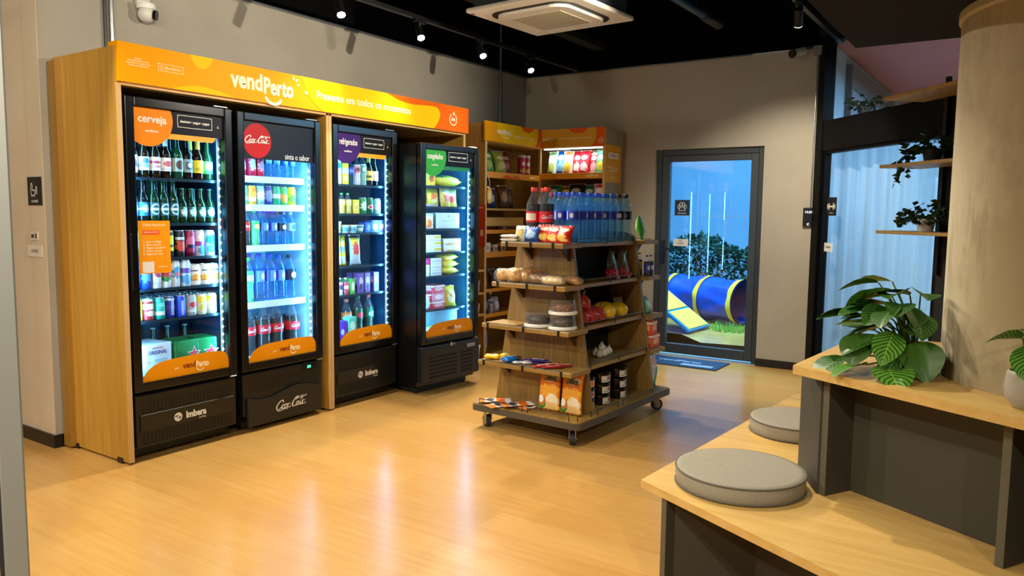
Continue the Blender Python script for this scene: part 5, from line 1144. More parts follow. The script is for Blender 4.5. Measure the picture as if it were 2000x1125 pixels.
# cakes under clear lids
def cake(key, top):
    def f(t):
        b = MB(); b.lathe([(.082, 0), (.088, .003), (.088, .016), (.084, .02)], 32); b.build('tray', pm('#e9e6de', .4), t, True)
        def fn(u, v):
            a = 2*pi*u; r = .022+(.071-.022)*.5*(1-cos(2*pi*v)); z = .021+.05*sin(pi*min(1, v*1.0))*(.9+.1*sin(a*9))
            return Vector((r*cos(a), r*sin(a), z))
        b = MB(); b.lathe([(.066, .021), (.072, .035), (.070, .055), (.058, .066), (.03, .068)], 32); b.build('cake', top, t, True)
        b = MB(); b.lathe([(.084, .0205), (.080, .052), (.076, .084), (.070, .090)], 40, cap=False); b.lathe([(.070, .0899), (.0, .0901)], 40, cap=False)
        b.build('clear_lid', clear((.95, .95, .93), .06, 1.45, 1.5, .05, (1, .98, .94)), t, True)
    return spec('cake_container', 'cake', '', (key,), f)
cho = loaf_mat('#24140c', '#3a2416', '#7a5a3c'); crum = loaf_mat('#5a3218', '#8a5628', '#d8a860')
put(cake('choc', cho), G(.105, .375, .69), 'single chocolate cake under a clear lid on its own', GRZ)
put(cake('choc', cho), G(.105, .195, .69), 'chocolate cake box at the bottom of the stack of two', GRZ)
put(cake('crumb', crum), G(.105, .195, .69+.0912), 'caramel crumb cake box on top of the stack of two', GRZ)
# sweets
sw = [('#e8c01e', ('n', .5, .5, .3, .2, '#8a5a10'), 'yellow sweets bag', .10, .07, .035), ('#e8b42a', ('n', .5, .5, .25, .3, '#f6e8b0'), 'amber sweets bag', .09, .06, .035), ('#5a3418', ('n', .5, .5, .3, .2, '#c89a5a'), 'brown chocolate bag', .08, .06, .03), ('#1f7ad8', ('n', .5, .5, .25, .3, '#7fc0f4'), 'bright blue sweets bag', .10, .065, .04), ('#dfe2ea', ('n', .5, .5, .3, .3, '#2a3060'), 'white wafer bar', .12, .045, .02), ('#e4e6ee', ('r', .5, .5, .3, .2, '#23285a'), 'silver wafer bar', .12, .045, .02), ('#3a2a8a', ('n', .5, .5, .3, .2, '#c8b4f0'), 'violet chocolate bar', .13, .05, .018), ('#2a1f6a', ('r', .5, .5, .3, .2, '#e0d8f8'), 'dark violet chocolate bar', .13, .05, .018), ('#b01f2a', ('r', .5, .5, .3, .25, '#f0d0b0'), 'red chocolate bar', .13, .045, .018), ('#8a1520', ('n', .5, .5, .35, .25, '#e8b8a0'), 'dark red chocolate bar', .13, .045, .018)]
pos = [(.07, .70, 0), (.13, .64, 0), (.14, .575, 0), (.06, .555, 0), (.07, .47, 0), (.10, .425, 0), (.135, .36, 0), (.10, .365, .020), (.055, .30, 0), (.06, .235, 0)]
for i, ((c, s1, d, w_, l_, h_), (u, v, dz)) in enumerate(zip(sw, pos)):
    put(flatpack('b', pack(c, s1, rough=.25), w_, l_, h_, 'chocolate_bar' if 'bar' in d else 'sweets_bag', 'bar' if 'bar' in d else 'bag', i), G(u, v, .45+dz), d+' on the low end shelf of the trolley', W90+R((20, -30, 10, 80, 60, 70, 35, 20, 55, 50)[i]))
for i, (u, v, d) in enumerate(((.12, .285, 'second red chocolate bar tucked behind the first'), (.14, .215, 'dark red chocolate bar closest to the trolley panel'), (.17, .45, 'violet chocolate bar leaning on the trolley panel'))):
    put(flatpack('b', pack(*(('#b01f2a', ('r', .5, .5, .3, .25, '#f0d0b0')), ('#8a1520', ('n', .5, .5, .35, .25, '#e8b8a0')), ('#3a2a8a', ('n', .5, .5, .3, .2, '#c8b4f0')))[i], rough=.25), .13, (.045, .045, .05)[i], .018, 'chocolate_bar', 'bar', (8, 9, 6)[i]), G(u, v, .45), d, W90+R(50-i*10))
# coconut bags and flat orange packs on the base
dm = pack('#e8921e', ('r', .5, .78, .5, .22, '#d8780f'), ('n', .5, .5, .5, .12, '#f0ac3a'), ('n', .68, .24, .30, .16, '#efe2c4'), ('n', .6, .12, .4, .1, '#f0c478'), ('e', .18, .20, .22, .16, '#2f8a3a'), ('e', .19, .235, .19, .13, '#c8783a'), ('e', .16, .27, .13, .09, '#f0ebe0'), ('e', .6, .78, .34, .085, '#d8c8a0'))
def delo(t, w, h, d):
    text('lettering', 'Deloce', .055, pm('#2a2018', .4), t, facing_y(.018, -.022+.12*h*.78-.012, h*.78), .0006, .0015, width=w*.5)
dsp = bagp('b', dm, .165, .27, .05, 'coconut_bag', seed=41, lean=.12, extra=delo)
put(dsp, G(.145, .315, .1604), 'orange coconut bag standing next to the flat orange packs', W90+R(4), 'orange coconut bags')
put(dsp, G(.145, .155, .1604), 'orange coconut bag standing at the trolley base corner', W90-R(2), 'orange coconut bags')
kb = pack('#f0841e', ('r', .35, .5, .16, .5, '#f4efe6'), ('n', .35, .5, .12, .3, '#2a2320'), ('r', .9, .5, .12, .5, '#e8eef0'), ('n', .65, .5, .1, .4, '#e85a14'))
for i, (u, v, a, d, dz) in enumerate(((.07, .62, 70, 'flat orange and white snack pack by the wall end of the trolley base', 0), (.10, .52, 55, 'flat orange snack pack overlapping the first one', .013), (.165, .46, 88, 'flat orange snack pack lying against the trolley panel', 0), (.09, .69, 40, 'flat orange snack pack under the rail at the base end', .013))):
    put(flatpack('b', kb, .22, .11, .012, 'snack_pack', 'pack', 51), G(u, v, .1604+dz), d, W90+R(a), 'flat orange snack packs')
# fruit and vegetables on the side shelves
TOMR = pm('#c2181a', .2); STEMG = pm('#4f8a3a', .5)
def tomato_bag(t):
    rnd = random.Random(5); b = MB()
    for i in range(16): b.sphere((rnd.uniform(-.05, .05), rnd.uniform(-.03, .03), .016+rnd.uniform(0, .035)), .0155, 10, 7)
    b.build('tomatoes', TOMR, t, 'all')
    b = MB()
    def fn(u, v):
        a = 2*pi*u; k = (1-v)**.55; return Vector(((.065*cos(a))*k, (.042*sin(a)*k)+.02*v, .0008+.17*v*(1 if v > .05 else 1)))
    b.grid(fn, 18, 10, True); b.build('clear_bag', clear((.97, .98, .97), .1, 1.45, 1.5, .04), t, 'all')
    b = MB(); b.box((-.004, .012, .09), (.010, .018, .165), M=Matrix.Rotation(.25, 4, 'Y')); b.box((.006, .012, .085), (.016, .018, .15), M=Matrix.Rotation(.1, 4, 'Y')); b.build('green_tie', STEMG, t)
tsp = spec('tomato_bag', 'tomatoes', '', ('t',), tomato_bag)
put(tsp, G(.76, .225, .95), 'bag of cherry tomatoes nearer the middle of the shelf', GRZ+.2, 'cherry tomato bags', 1.15); put(tsp, G(.90, .225, .95), 'bag of cherry tomatoes by the far trolley panel', GRZ-.1, 'cherry tomato bags', 1.15)
def onion_mat():
    m, nt, b = newmat('onion_skin'); v = coords(nt, 'Object', (60, 60, 6)); f = ramp(nt, noise(nt, v, 1.2, 3), .35, .65)
    nt.links.new(mixn(nt, f, hexc('#8a1f24'), hexc('#c8453a')), b.inputs['Base Color']); b.inputs['Roughness'].default_value = .3; return m
ON = onion_mat()
def onion(t):
    b = MB(); b.sphere((0, 0, .038), .041, 18, 12, (1, 1, .93), lambda p: 1+.22*max(0, p.z)**10); b.build('bulb', ON, t, 'all')
    b = MB(); b.tube([(0, 0, .078), (.003, .002, .090), (.01, .004, .10)], [.007, .004, .003], 6); b.build('neck', pm('#b58a4a', .7), t)
osp = spec('onion', 'onion', '', ('o',), onion)
for i, (u, v, z) in enumerate(((.315, .195, 0), (.415, .192, 0), (.36, .285, 0), (.515, .192, 0), (.465, .285, 0), (.40, .235, .082), (.565, .285, 0))):
    put(osp, G(u, v, .69+z), ('red onion in the corner by the near trolley panel', 'second red onion along the shelf edge', 'red onion behind the first two', 'third red onion along the shelf edge', 'red onion behind the third one', 'red onion lying on top of the others', 'red onion touching the yellow melons')[i], GRZ+i, 'red onions', 1.22)
MEL = pm('#e6bd16', .35, bump=.3, bscale=60)
def melon(t):
    def fn(u, v):
        a, q = 2*pi*u, pi*(v-.5); r = .047*cos(q)**.8*(1+.03*sin(a*5)); return Vector((sin(q)*.078*(1+.12*sin(q)), r*cos(a), .047+r*sin(a)))
    b = MB(); b.grid(fn, 20, 16, True); b.build('fruit', MEL, t, 'all')
    b = MB(); b.tube([(.086, 0, .047), (.096, .0, .05)], .004, 6); b.build('stalk', pm('#8a7a3a', .7), t)
msp = spec('yellow_melon', 'melon', '', ('m',), melon)
put(msp, G(.66, .20, .69), 'yellow melon next to the red onions', GRZ+.6, 'yellow melons', 1.12); put(msp, G(.735, .285, .69), 'yellow melon at the back between the two others', GRZ-.4, 'yellow melons', 1.12); put(msp, G(.83, .215, .69), 'yellow melon with its end turned to the aisle', GRZ+1.2, 'yellow melons', 1.05)
t = thing('price_bag', 'crumpled white paper bag behind the yellow melons', 'bag', G(.935, .26, .69), GRZ-.4)
fn = pillow(.085, .12, .035, 61, lean=.3); b = MB(); b.grid(lambda u, v: fn(u, v, 1), 10, 10); b.grid(lambda u, v: fn(1-u, v, -1), 10, 10); b.build('paper', pack('#ddd8d0', ('n', .5, .5, .3, .2, '#9a8f88')), t, 'all')
b = MB(); b.box((-.02, -.016, .05), (.02, -.014, .08)); b.build('sticker', WHITE, t)
GAR = pm('#e6dcc0', .5)
def garlic(t):
    b = MB(); b.sphere((0, 0, .021), .024, 16, 10, (1, 1, .9), lambda p: (1+.06*cos(6*math.atan2(p.y, p.x)))*(1+.5*max(0, p.z)**8)); b.build('bulb', GAR, t, 'all')
    b = MB(); b.tube([(0, 0, .045), (.004, 0, .062)], [.005, .003], 6); b.build('stem', pm('#cdbf98', .6), t)
gsp = spec('garlic_bulb', 'garlic', '', ('g',), garlic)
for i, (u, v, z) in enumerate(((.56, .20, 0), (.61, .195, 0), (.66, .205, 0), (.59, .245, 0), (.64, .25, 0), (.71, .215, 0), (.625, .222, .036))):
    put(gsp, G(u, v, .45+z), ('garlic bulb at the near end of the row', 'second garlic bulb in the row', 'third garlic bulb in the row', 'garlic bulb behind the first two', 'garlic bulb behind the second and third', 'garlic bulb at the far end of the row', 'garlic bulb lying on top of the others')[i], GRZ+i, 'garlic bulbs')
# black tubs stacked on the base
def blacktub(key, lab_m):
    def f(t):
        b = MB(); b.lathe([(.058, 0), (.066, .008), (.070, .048), (.075, .052), (.075, .056)], 28); b.build('tub_body', pm('#0d0c0c', .25), t, True)
        b = MB(); b.lathe([(.076, .0562), (.076, .064), (.070, .070)], 28); b.build('lid', pm('#15120f', .15), t, True)
        b = MB(); b.grid(lambda u, v: Vector((.0715*sin((u-.5)*1.3), -.0715*cos((u-.5)*1.3), .008+v*.042)), 10, 1); b.build('paper_label', lab_m, t, True)
    return spec('food_tub', 'tub', '', (key,), f)
lw = pack('#ddd6cc', ('n', .6, .6, .15, .25, '#7a2a20'), ('e', .62, .62, .1, .25, '#c8452a'), ('r', .4, .25, .3, .06, '#8a8078')); lo_ = pack('#e6d8c0', ('n', .6, .5, .3, .4, '#e8962a'))
for c, u in enumerate((.325, .52, .74)):
    for k in range(3):
        s = blacktub('orange', lo_) if (c == 0 and k == 2) else blacktub('white', lw)
        put(s, G(u, .175, .1604+k*.0705), f"black food tub, {('bottom', 'middle', 'top')[k]} of the stack {('by the near trolley panel', 'in the middle of the trolley base', 'furthest along the trolley base')[c]}", GRZ+R(-8+6*c-4*k), 'stacked black food tubs')
for c, u in enumerate((.42, .63, .86)):
    put(blacktub('white', lw), G(u, .325, .1604), 'black food tub standing behind the front stacks', GRZ, 'black tubs behind the front stacks')
# far end shelves
E90 = GRZ+pi/2
put(bagp('b', pack('#3aa83a', ('n', .5, .55, .3, .2, '#e8e8a0'), ('e', .5, .75, .25, .08, '#f4f4e0'), ('n', .5, .25, .3, .12, '#8ad04a')), .13, .17, .06, 'snack_bag', seed=71, lean=.15), G(1.15, .22, 1.205), 'green crisp bag on the end shelf towards the garden door', GRZ+.4)
vb = pet('b', '#3a2a1c', pack('#d8b02a', ('n', .5, .5, .2, .3, '#f4e8b0')), '#e0a020', .16, .024, z0=.2, z1=.6)
for i in range(2): put(pet('b', '#2a1810', pack('#1f3f9a', ('e', .5, .5, .15, .3, '#c8d4f0')), '#1a2f9a', .145, .022, z0=.2, z1=.6), G(1.10+i*.055, .15, .955), ('little sauce bottle with blue cap by the trolley panel', 'little sauce bottle with blue cap at the shelf end')[i], GRZ, 'little sauce bottles')
put(vb, G(1.12, .22, .955), 'little sauce bottle with amber cap behind the blue capped ones', GRZ)
put(bagp('b', pack('#8fcf8a', ('n', .5, .5, .3, .2, '#f0f4e0'), ('r', .5, .85, .5, .1, '#2f8a4a')), .12, .12, .05, 'snack_bag', seed=72, lean=.3), G(1.14, .15, .69), 'pale green pasta bag on the end shelf towards the garden', GRZ+.2)
ob = pack('#e0521c', ('n', .5, .5, .3, .25, '#f4b070'), ('r', .5, .85, .5, .08, '#f2d8c0'))
put(boxp('b', ob, .13, .07, .095), G(1.15, .125, .45), 'lower orange cereal box on the far end shelf', GRZ, 'orange boxes'); put(boxp('b', ob, .12, .07, .095), G(1.13, .13, .5455), 'upper orange cereal box on the far end shelf', GRZ+.1, 'orange boxes')
fl_ = pack('#e6e4dc', ('r', .62, .3, .2, .3, '#1f9a86'), ('n', .5, .75, .3, .15, '#d8a088'), ('r', .5, .03, .5, .04, '#1f7a5a'), ('n', .3, .5, .12, .12, '#b8c8c0'))
put(bagp('b', fl_, .14, .25, .06, 'flour_bag', seed=73, lean=.05), G(1.15, .11, .1604), 'white and teal flour bag on the base near the garden door', GRZ+.1, 'white and teal flour bags'); put(bagp('b', fl_, .14, .25, .06, 'flour_bag', seed=73, lean=.05), G(1.16, .20, .1604), 'white and teal flour bag standing behind the first', GRZ, 'white and teal flour bags')
# ------------------------------------------------------------------ snack shelves in the wall corner
cs = thing('corner_shelf', 'oak corner shelving with yellow sign bands and snacks', 'shelf unit')
OAKD = wood('#94661f', '#b0813a', 'z', .45)
b = MB(); b.box((5.745, 4.15, 0), (5.77, 4.59, 2.20)); b.build('side_panel', OAKD, cs)
b = MB(); b.box((5.743, 4.1465, 0), (5.772, 4.1498, 2.20)); b.build('edge_band', OAKE, cs)
b = MB(); b.box((6.703, 3.42, 0), (7.10, 3.445, 2.20)); b.build('side_panel', wood('#8f7a58', '#a38d68', 'z', .5), cs)
b = MB(); b.box((6.6995, 3.418, 0), (6.7028, 3.447, 2.20)); b.build('edge_band', OAKE, cs)
b = MB(); b.box((6.70, 4.148, 0), (6.72, 4.17, 2.20)); b.build('corner_post', OAKE, cs)
b = MB(); b.box((5.77, 4.575, 0), (7.10, 4.585, 2.19)); b.box((7.085, 3.445, 0), (7.095, 4.575, 2.19)); b.build('back_panel', OAKD, cs)
b = MB(); b.box((5.77, 4.15, 2.03), (6.70, 4.58, 2.045)); b.box((6.71, 3.445, 2.03), (7.085, 4.58, 2.045)); b.build('top_board', OAKX, cs)
b = MB(); b.box((5.72, 4.13, 2.035), (6.70, 4.1462, 2.213)); s1 = b.build('sign_board', pm('#eba20a', .5, spec=.12), cs)
b = MB(); b.box((6.683, 3.42, 2.035), (6.6992, 4.129, 2.213)); s2 = b.build('sign_board', pm('#e39a12', .5, spec=.12), cs)
YB = 4.1296
flat('yellow_shape', curve2((5.90, 2.213), (5.93, 2.13), (6.02, 2.035)) + [(6.56, 2.035), (6.61, 2.1), (6.62, 2.213)], YEL, s1, 0, YB)
flat('orange_shape', curve2((6.30, 2.213), (6.36, 2.175), (6.46, 2.165), (6.55, 2.213)), DOR, s1, 1, YB)
flat('orange_end', curve2((6.56, 2.035), (6.615, 2.10), (6.625, 2.213)) + [(6.70, 2.213), (6.70, 2.035)], DOR, s1, 1, YB)
brandmark(s1, 6.02, 2.135, .24, YB-.0008, (CRM, CRM), .0004); text('slogan', 'Presente em todos os momentos', .035, CRM, s1, facing_y(6.37, YB-.0008, 2.11), .0003, width=.36); clock24(s1, facing_y(6.66, YB-.0012, 2.08), .022, CRM)
def flatx(name, poly, mat, parent, lift=0):   # poly in (local x to the viewer's right = -Y, z)
    b = MB(); b.prism(poly, .0004, facing_x(6.6826-lift*.0004, 4.129, 0)); return b.build(name, mat, parent)
flatx('yellow_shape', [(.02, 2.035), (.56, 2.035)] + curve2((.56, 2.035), (.61, 2.12), (.60, 2.213)) + [(.0, 2.213)], pm('#dfa60e', .45), s2)
flatx('orange_shape', curve2((.30, 2.213), (.36, 2.175), (.46, 2.165), (.54, 2.213)), DOR, s2, 1)
flatx('orange_end', curve2((.56, 2.035), (.615, 2.10), (.62, 2.213)) + [(.709, 2.213), (.709, 2.035)], DOR, s2, 1)
text('lettering', 'vendPerto', .05, CRM, s2, facing_x(6.6815, 4.04, 2.12), .0004, .001, width=.15); text('slogan', 'Presente em todos os momentos', .03, CRM, s2, facing_x(6.6815, 3.74, 2.12), .0003, width=.36); clock24(s2, facing_x(6.6815, 3.46, 2.085), .026, CRM)
LIP = pm('#e8960f', .4)
lw_ = [(1.745, .055), (1.215, .035), (1.005, .05), (.665, .03), (.43, .035)]
for z, h in lw_:
    b = MB(); b.box((5.7705, 4.165, z-.02), (6.68, 4.574, z)); sh = b.build('shelf', OAKX, cs)
    b = MB(); b.box((5.7705, 4.152, z-h*.75), (6.698, 4.1645, z+h*.3), .001); lp = b.build('price_lip', LIP, sh)
    if z > 1.7:
        text('lettering', 'vendPerto', .032, CRM, lp, facing_y(6.56, 4.1516, z-.012), .0003, .0006, width=.11)
        b = MB(); b.prism(curve2((6.02, z-h*.7), (6.10, z-.005), (6.18, z-.02), (6.28, z-.005), (6.36, z-h*.7)), .0005, facing_y(0, 4.1516, 0)); b.build('orange_wave', DOR, lp)
b = MB(); b.box((5.7705, 4.165, 1.405), (6.68, 4.574, 1.425)); b.box((5.7705, 4.152, 1.26), (6.40, 4.164, 1.34)); b.build('shelf', OAKX, cs)
b = MB(); b.box((5.7705, 4.165, .03), (6.70, 4.574, .05)); b.build('shelf', OAKX, cs)
for z in (1.76, 1.44, 1.13, .80, .45):
    b = MB(); b.box((6.715, 3.4455, z-.02), (7.084, 4.14, z)); sh = b.build('shelf', OAKX, cs)
    b = MB(); b.box((6.702, 3.4475, z-.035), (6.714, 4.147, z+.022), .001); lp = b.build('price_lip', LIP, sh)
    if z > 1.7: text('lettering', 'vendPerto', .036, CRM, lp, facing_x(6.7016, 3.56, z-.006), .0003, .0006, width=.14)
b = MB(); b.box((6.72, 3.46, 2.018), (6.75, 4.12, 2.0295)); b.build('light_bar', ledmat('#eaf4ff', 3), cs)
lamp('AREA', 'shelf_lamp', (6.735, 3.79, 2.012), LP['S'], (.85, .94, 1), (6.95, 3.79, 1.76), shape='RECTANGLE', size=.64, size_y=.02)
b = MB(); b.box((6.715, 3.4475, 1.68), (6.722, 3.4525, 2.02)); b.build('light_bar', ledmat('#dff0ff', 2), cs)
# posters hung on the unit's flanks
t = thing('orange_poster', 'orange notice poster on the flank of the corner shelves facing the door', 'poster', (6.87, 3.4188, 1.69))
b = MB(); b.prism(rrect(-.165, 0, .165, .36, .01), .003, facing_y(0, 0, 0)); b.build('sheet', pm('#f0980f', .45), t)
b = MB(); b.prism(rrect(-.11, .23, .11, .285, .008), .0008, facing_y(0, -.0032, 0)); b.build('white_field', pm('#f2dcc0', .5), t); text('lettering', 'ATENÇÃO', .036, DOR, t, facing_y(0, -.0042, .257), .0003, .0006, width=.17)
text('small_print', 'Sorria, você está\nsendo filmado', .028, CRM, t, facing_y(0, -.0034, .13), .0003, width=.22); text('small_print', 'vendPerto', .022, CRM, t, facing_y(0, -.0034, .05), .0003)
t = thing('red_poster', 'red notice poster on the flank of the corner shelves behind the freezer', 'poster', (5.7445, 4.225, 1.07))
b = MB(); b.prism(rrect(-.085, 0, .085, .39, .01), .003, facing_x(0, 0, 0)); b.build('sheet', pm('#c03a16', .45), t)
b = MB(); b.prism([(-.06, .06), (.0, .06), (.0, .33), (-.06, .33)], .0008, facing_x(-.0032, 0, 0)); b.build('yellow_field', pm('#e09a1c', .45), t)
b = MB(); b.prism([(.03, .10), (.065, .10), (.065, .155), (.03, .155)], .0008, facing_x(-.0032, 0, 0)); b.build('white_square', pm('#e8c8a8', .5), t); text('small_print', 'Pagamento', .026, CRM, t, facing_x(-.0034, 0, .36), .0003, width=.12)
text('small_print', 'cartão\npix', .022, pm('#6a2a10', .5), t, facing_x(-.0044, .03, .2), .0003)
# little shelves on the flank
for z, nm in ((.862, 'top'), (.652, 'middle'), (.452, 'bottom')):
    t = thing('flank_shelf', f'{nm} little oak shelf on the flank of the corner shelves', 'shelf', (5.7445, 4.30, z), 0, 'little flank shelves')
    b = MB(); b.box((-.13, -.16, -.02), (0, .16, 0), .002); b.build('board', OAKX, t); b = MB(); b.box((-.10, .14, -.08), (-.002, .158, -.0202)); b.build('bracket', pm('#3a2a18', .6), t)
put(boxp('b', pack('#e8d24a', ('n', .5, .5, .3, .2, '#f6eec0')), .05, .06, .085), (5.67, 4.26, .862), 'small yellow box on the top little flank shelf', 0)
for i in range(3): put(bagp('b', pack('#dfe2ea', ('n', .5, .5, .3, .25, '#6a5a9a'), ('n', .3, .3, .2, .2, '#c03a5a')), .07, .11, .04, 'sachet', seed=81, lean=.2), (5.67, 4.19+i*.075, .652), f'{ORD[i]} white and violet sachet from the edge of the middle flank shelf', -pi/2+.3, 'violet sachets')
for i in range(3): put(bagp('b', pack('#ecdcd8', ('n', .5, .5, .3, .25, '#d8485a')), .07, .10, .04, 'sachet', seed=82, lean=.25), (5.67, 4.19+i*.075, .452), f'{ORD[i]} white and red sachet from the edge of the bottom flank shelf', -pi/2+.2, 'red sachets')
put(bagp('b', pack('#ecebe6', ('n', .5, .5, .3, .25, '#d0ccc4')), .2, .17, .09, 'paper_bag', seed=83, lean=.2), (5.62, 4.22, 0), 'white paper bag on the floor below the flank shelves', -pi/2+.3)
# snack bags on the left part
gs = pack('#4f9a3a', ('n', .5, .4, .3, .18, '#c8d06a'), ('e', .5, .75, .28, .08, '#e8ecc8'), ('r', .5, .95, .5, .05, '#2a6a2a')); gy = pack('#9aa83a', ('n', .5, .4, .3, .2, '#d8cf6a'), ('e', .5, .72, .28, .08, '#e4e4b8')); rd = pack('#7a1a24', ('r', .5, .72, .3, .07, '#d8a8b0'), ('n', .5, .4, .25, .15, '#b03a3a'))
def rack(items, z, place, axis, p0, p1, off, rot):
    n = len(items)
    for i, (sp, d) in enumerate(items):
        k = p0+(p1-p0)*i/max(1, n-1)
        st_ = (i % 2)*(.03 if axis == 'y' else .045) if n > 3 else 0
        loc = (k, off+st_, z) if axis == 'x' else (off+st_, k, z)
        put(sp, Vector(loc)+Vector((0, 0, .0008)), d, rot+random.uniform(-.12, .12), place)
tubec = spec('crisp_tube', 'tube', '', ('red',), lambda t: (MB().lathe([(.038, 0), (.038, .20)], 24).build('tube_body', pack('#b81a2a', ('e', .5, .62, .15, .12, '#e8d8d0'), ('n', .5, .28, .2, .12, '#e8b04a'), ('r', .5, .96, .5, .03, '#d8d8d8')), t, True), MB().lathe([(.040, .2), (.040, .208), (.036, .21)], 24).build('lid', pm('#d8d4cc', .3), t, True)))
rack([(bagp('b', gs, .155, .24, .07, seed=91, lean=.3), 'green crisp bag by the flank of the corner shelves'), (bagp('b', gs, .155, .24, .07, seed=91, lean=.3), 'second green crisp bag tilted on the top corner shelf'), (bagp('b', gy, .155, .23, .07, seed=92, lean=.3), 'olive green crisp bag in the middle of the top shelf'), (bagp('b', rd, .155, .24, .07, seed=93, lean=.25), 'dark red tortilla chip bag on the top corner shelf')], 1.745, 'bags on the top corner shelf', 'x', 5.87, 6.32, 4.26, -.3)
for i in range(2): put(tubec, (6.48+i*.09, 4.235, 1.7458), ('red crisp tube beside the dark red bag', 'red crisp tube close to the corner post')[i], .1, 'red crisp tubes')
dk = pack('#3a2a22', ('n', .5, .5, .3, .2, '#8a6a4a'), ('r', .5, .85, .5, .1, '#5a4a3a')); bk = pack('#1a2f6a', ('n', .5, .5, .3, .2, '#c0c8d8')); br_ = pack('#6a3a1c', ('n', .5, .5, .3, .2, '#c8a060'))
rack([(bagp('b', dk, .13, .20, .06, seed=94, lean=.15), 'dark coffee pouch next to the hanging yellow tag'), (bagp('b', bk, .11, .19, .06, seed=95, lean=.15), 'navy coffee pouch on the second corner shelf'), (bagp('b', br_, .13, .22, .06, seed=96, lean=.2), 'brown coffee pouch on the second corner shelf'), (bagp('b', dk, .13, .20, .06, seed=94, lean=.15), 'dark coffee pouch furthest into the corner')], 1.425, 'pouches on the second corner shelf', 'x', 5.90, 6.36, 4.25, -.2)
rack([(flatpack('b', pack('#2a4ab0', ('n', .5, .5, .3, .3, '#c8d0f0')), .10, .05, .04, 'sweets_bag', 'bag', 97), 'blue sweets bag on the third corner shelf'), (flatpack('b', pack('#a03a2a', ('n', .5, .5, .3, .3, '#e8c8a8')), .10, .05, .04, 'sweets_bag', 'bag', 98), 'rust red sweets bag on the third corner shelf'), (flatpack('b', pack('#7a2a2a', ('n', .5, .5, .3, .3, '#e0d8d0')), .10, .05, .04, 'sweets_bag', 'bag', 99), 'maroon sweets bag on the third corner shelf'), (flatpack('b', pack('#d8d4cc', ('n', .5, .5, .3, .3, '#8a4a3a')), .10, .05, .04, 'sweets_bag', 'bag', 100), 'white sweets bag on the third corner shelf')], 1.215+.001, 'sweets on the third corner shelf', 'x', 5.85, 6.2, 4.22, .2)
rack([(boxp('b', pack('#ecebe6', ('n', .5, .5, .3, .2, '#b0a8a0')), .09, .06, .10), 'white tea box on the fourth corner shelf'), (boxp('b', pack('#e2d6c0', ('n', .5, .5, .3, .2, '#a06040')), .08, .06, .08), 'beige tea box on the fourth corner shelf'), (boxp('b', pack('#c8b08a', ('n', .5, .5, .3, .2, '#7a5030')), .08, .06, .09), 'tan biscuit box on the fourth corner shelf')], 1.005, 'boxes on the fourth corner shelf', 'x', 5.84, 6.1, 4.21, 0)
rack([(bagp('b', pack('#c8742a', ('n', .5, .5, .3, .25, '#f0d8b0')), .12, .16, .06, seed=101, lean=.2), 'orange brown nut bag on the fifth corner shelf'), (bagp('b', dk, .12, .18, .06, seed=102, lean=.2), 'dark nut bag on the fifth corner shelf')], .665, 'bags on the fifth corner shelf', 'x', 5.86, 6.02, 4.23, 0)
rack([(bagp('b', pack('#2a3a6a', ('n', .5, .5, .3, .25, '#8a9ac8')), .09, .17, .06, seed=103, lean=.1), 'navy rice bag on the sixth corner shelf'), (pet('b', '#d8d8dc', pack('#e8e8ee', ('e', .5, .5, .2, .3, '#3a5ab0')), '#e8e8ee', .20, .026), 'white cleaning bottle on the sixth corner shelf'), (bagp('b', pack('#b8bac0', ('n', .5, .5, .3, .25, '#e8e8ec')), .10, .15, .06, seed=104, lean=.1), 'grey rice bag on the sixth corner shelf')], .43, 'goods on the sixth corner shelf', 'x', 5.84, 6.02, 4.21, 0)
put(bagp('b', pack('#e6e6ea', ('n', .5, .55, .3, .2, '#8a90b0'), ('r', .5, .12, .5, .12, '#f0962a')), .13, .27, .07, 'flour_bag', seed=105, lean=.08), (5.85, 4.23, .0508), 'tall white bag with an orange foot at the bottom of the corner shelves', 0)
t = thing('hanging_tag', 'yellow oval tag hung on a white cord from the corner shelf lip', 'tag', (5.80, 4.140, 1.42))
b = MB(); b.lathe([(.0, 0), (.05, .0)], 24, M=Matrix.Translation((0, 0, .12)) @ Matrix.Rotation(pi/2, 4, 'X') @ Matrix.Scale(.8, 4, (1, 0, 0)) @ Matrix.Scale(1.5, 4, (0, 1, 0)), cap=False); b.prism([(.04*cos(i*pi/12), .12+.075*sin(i*pi/12)) for i in range(24)], .006, facing_y(0, -.001, 0)); b.build('disc', pack('#e6b42a', ('n', .5, .5, .3, .3, '#f4e4a0')), t)
b = MB(); b.tube([(0, -.004, .19), (.005, -.002, .24), (-.01, .004, .29), (-.03, .008, .325)], .004, 6); b.build('cord', pm('#d8d8d0', .6), t)
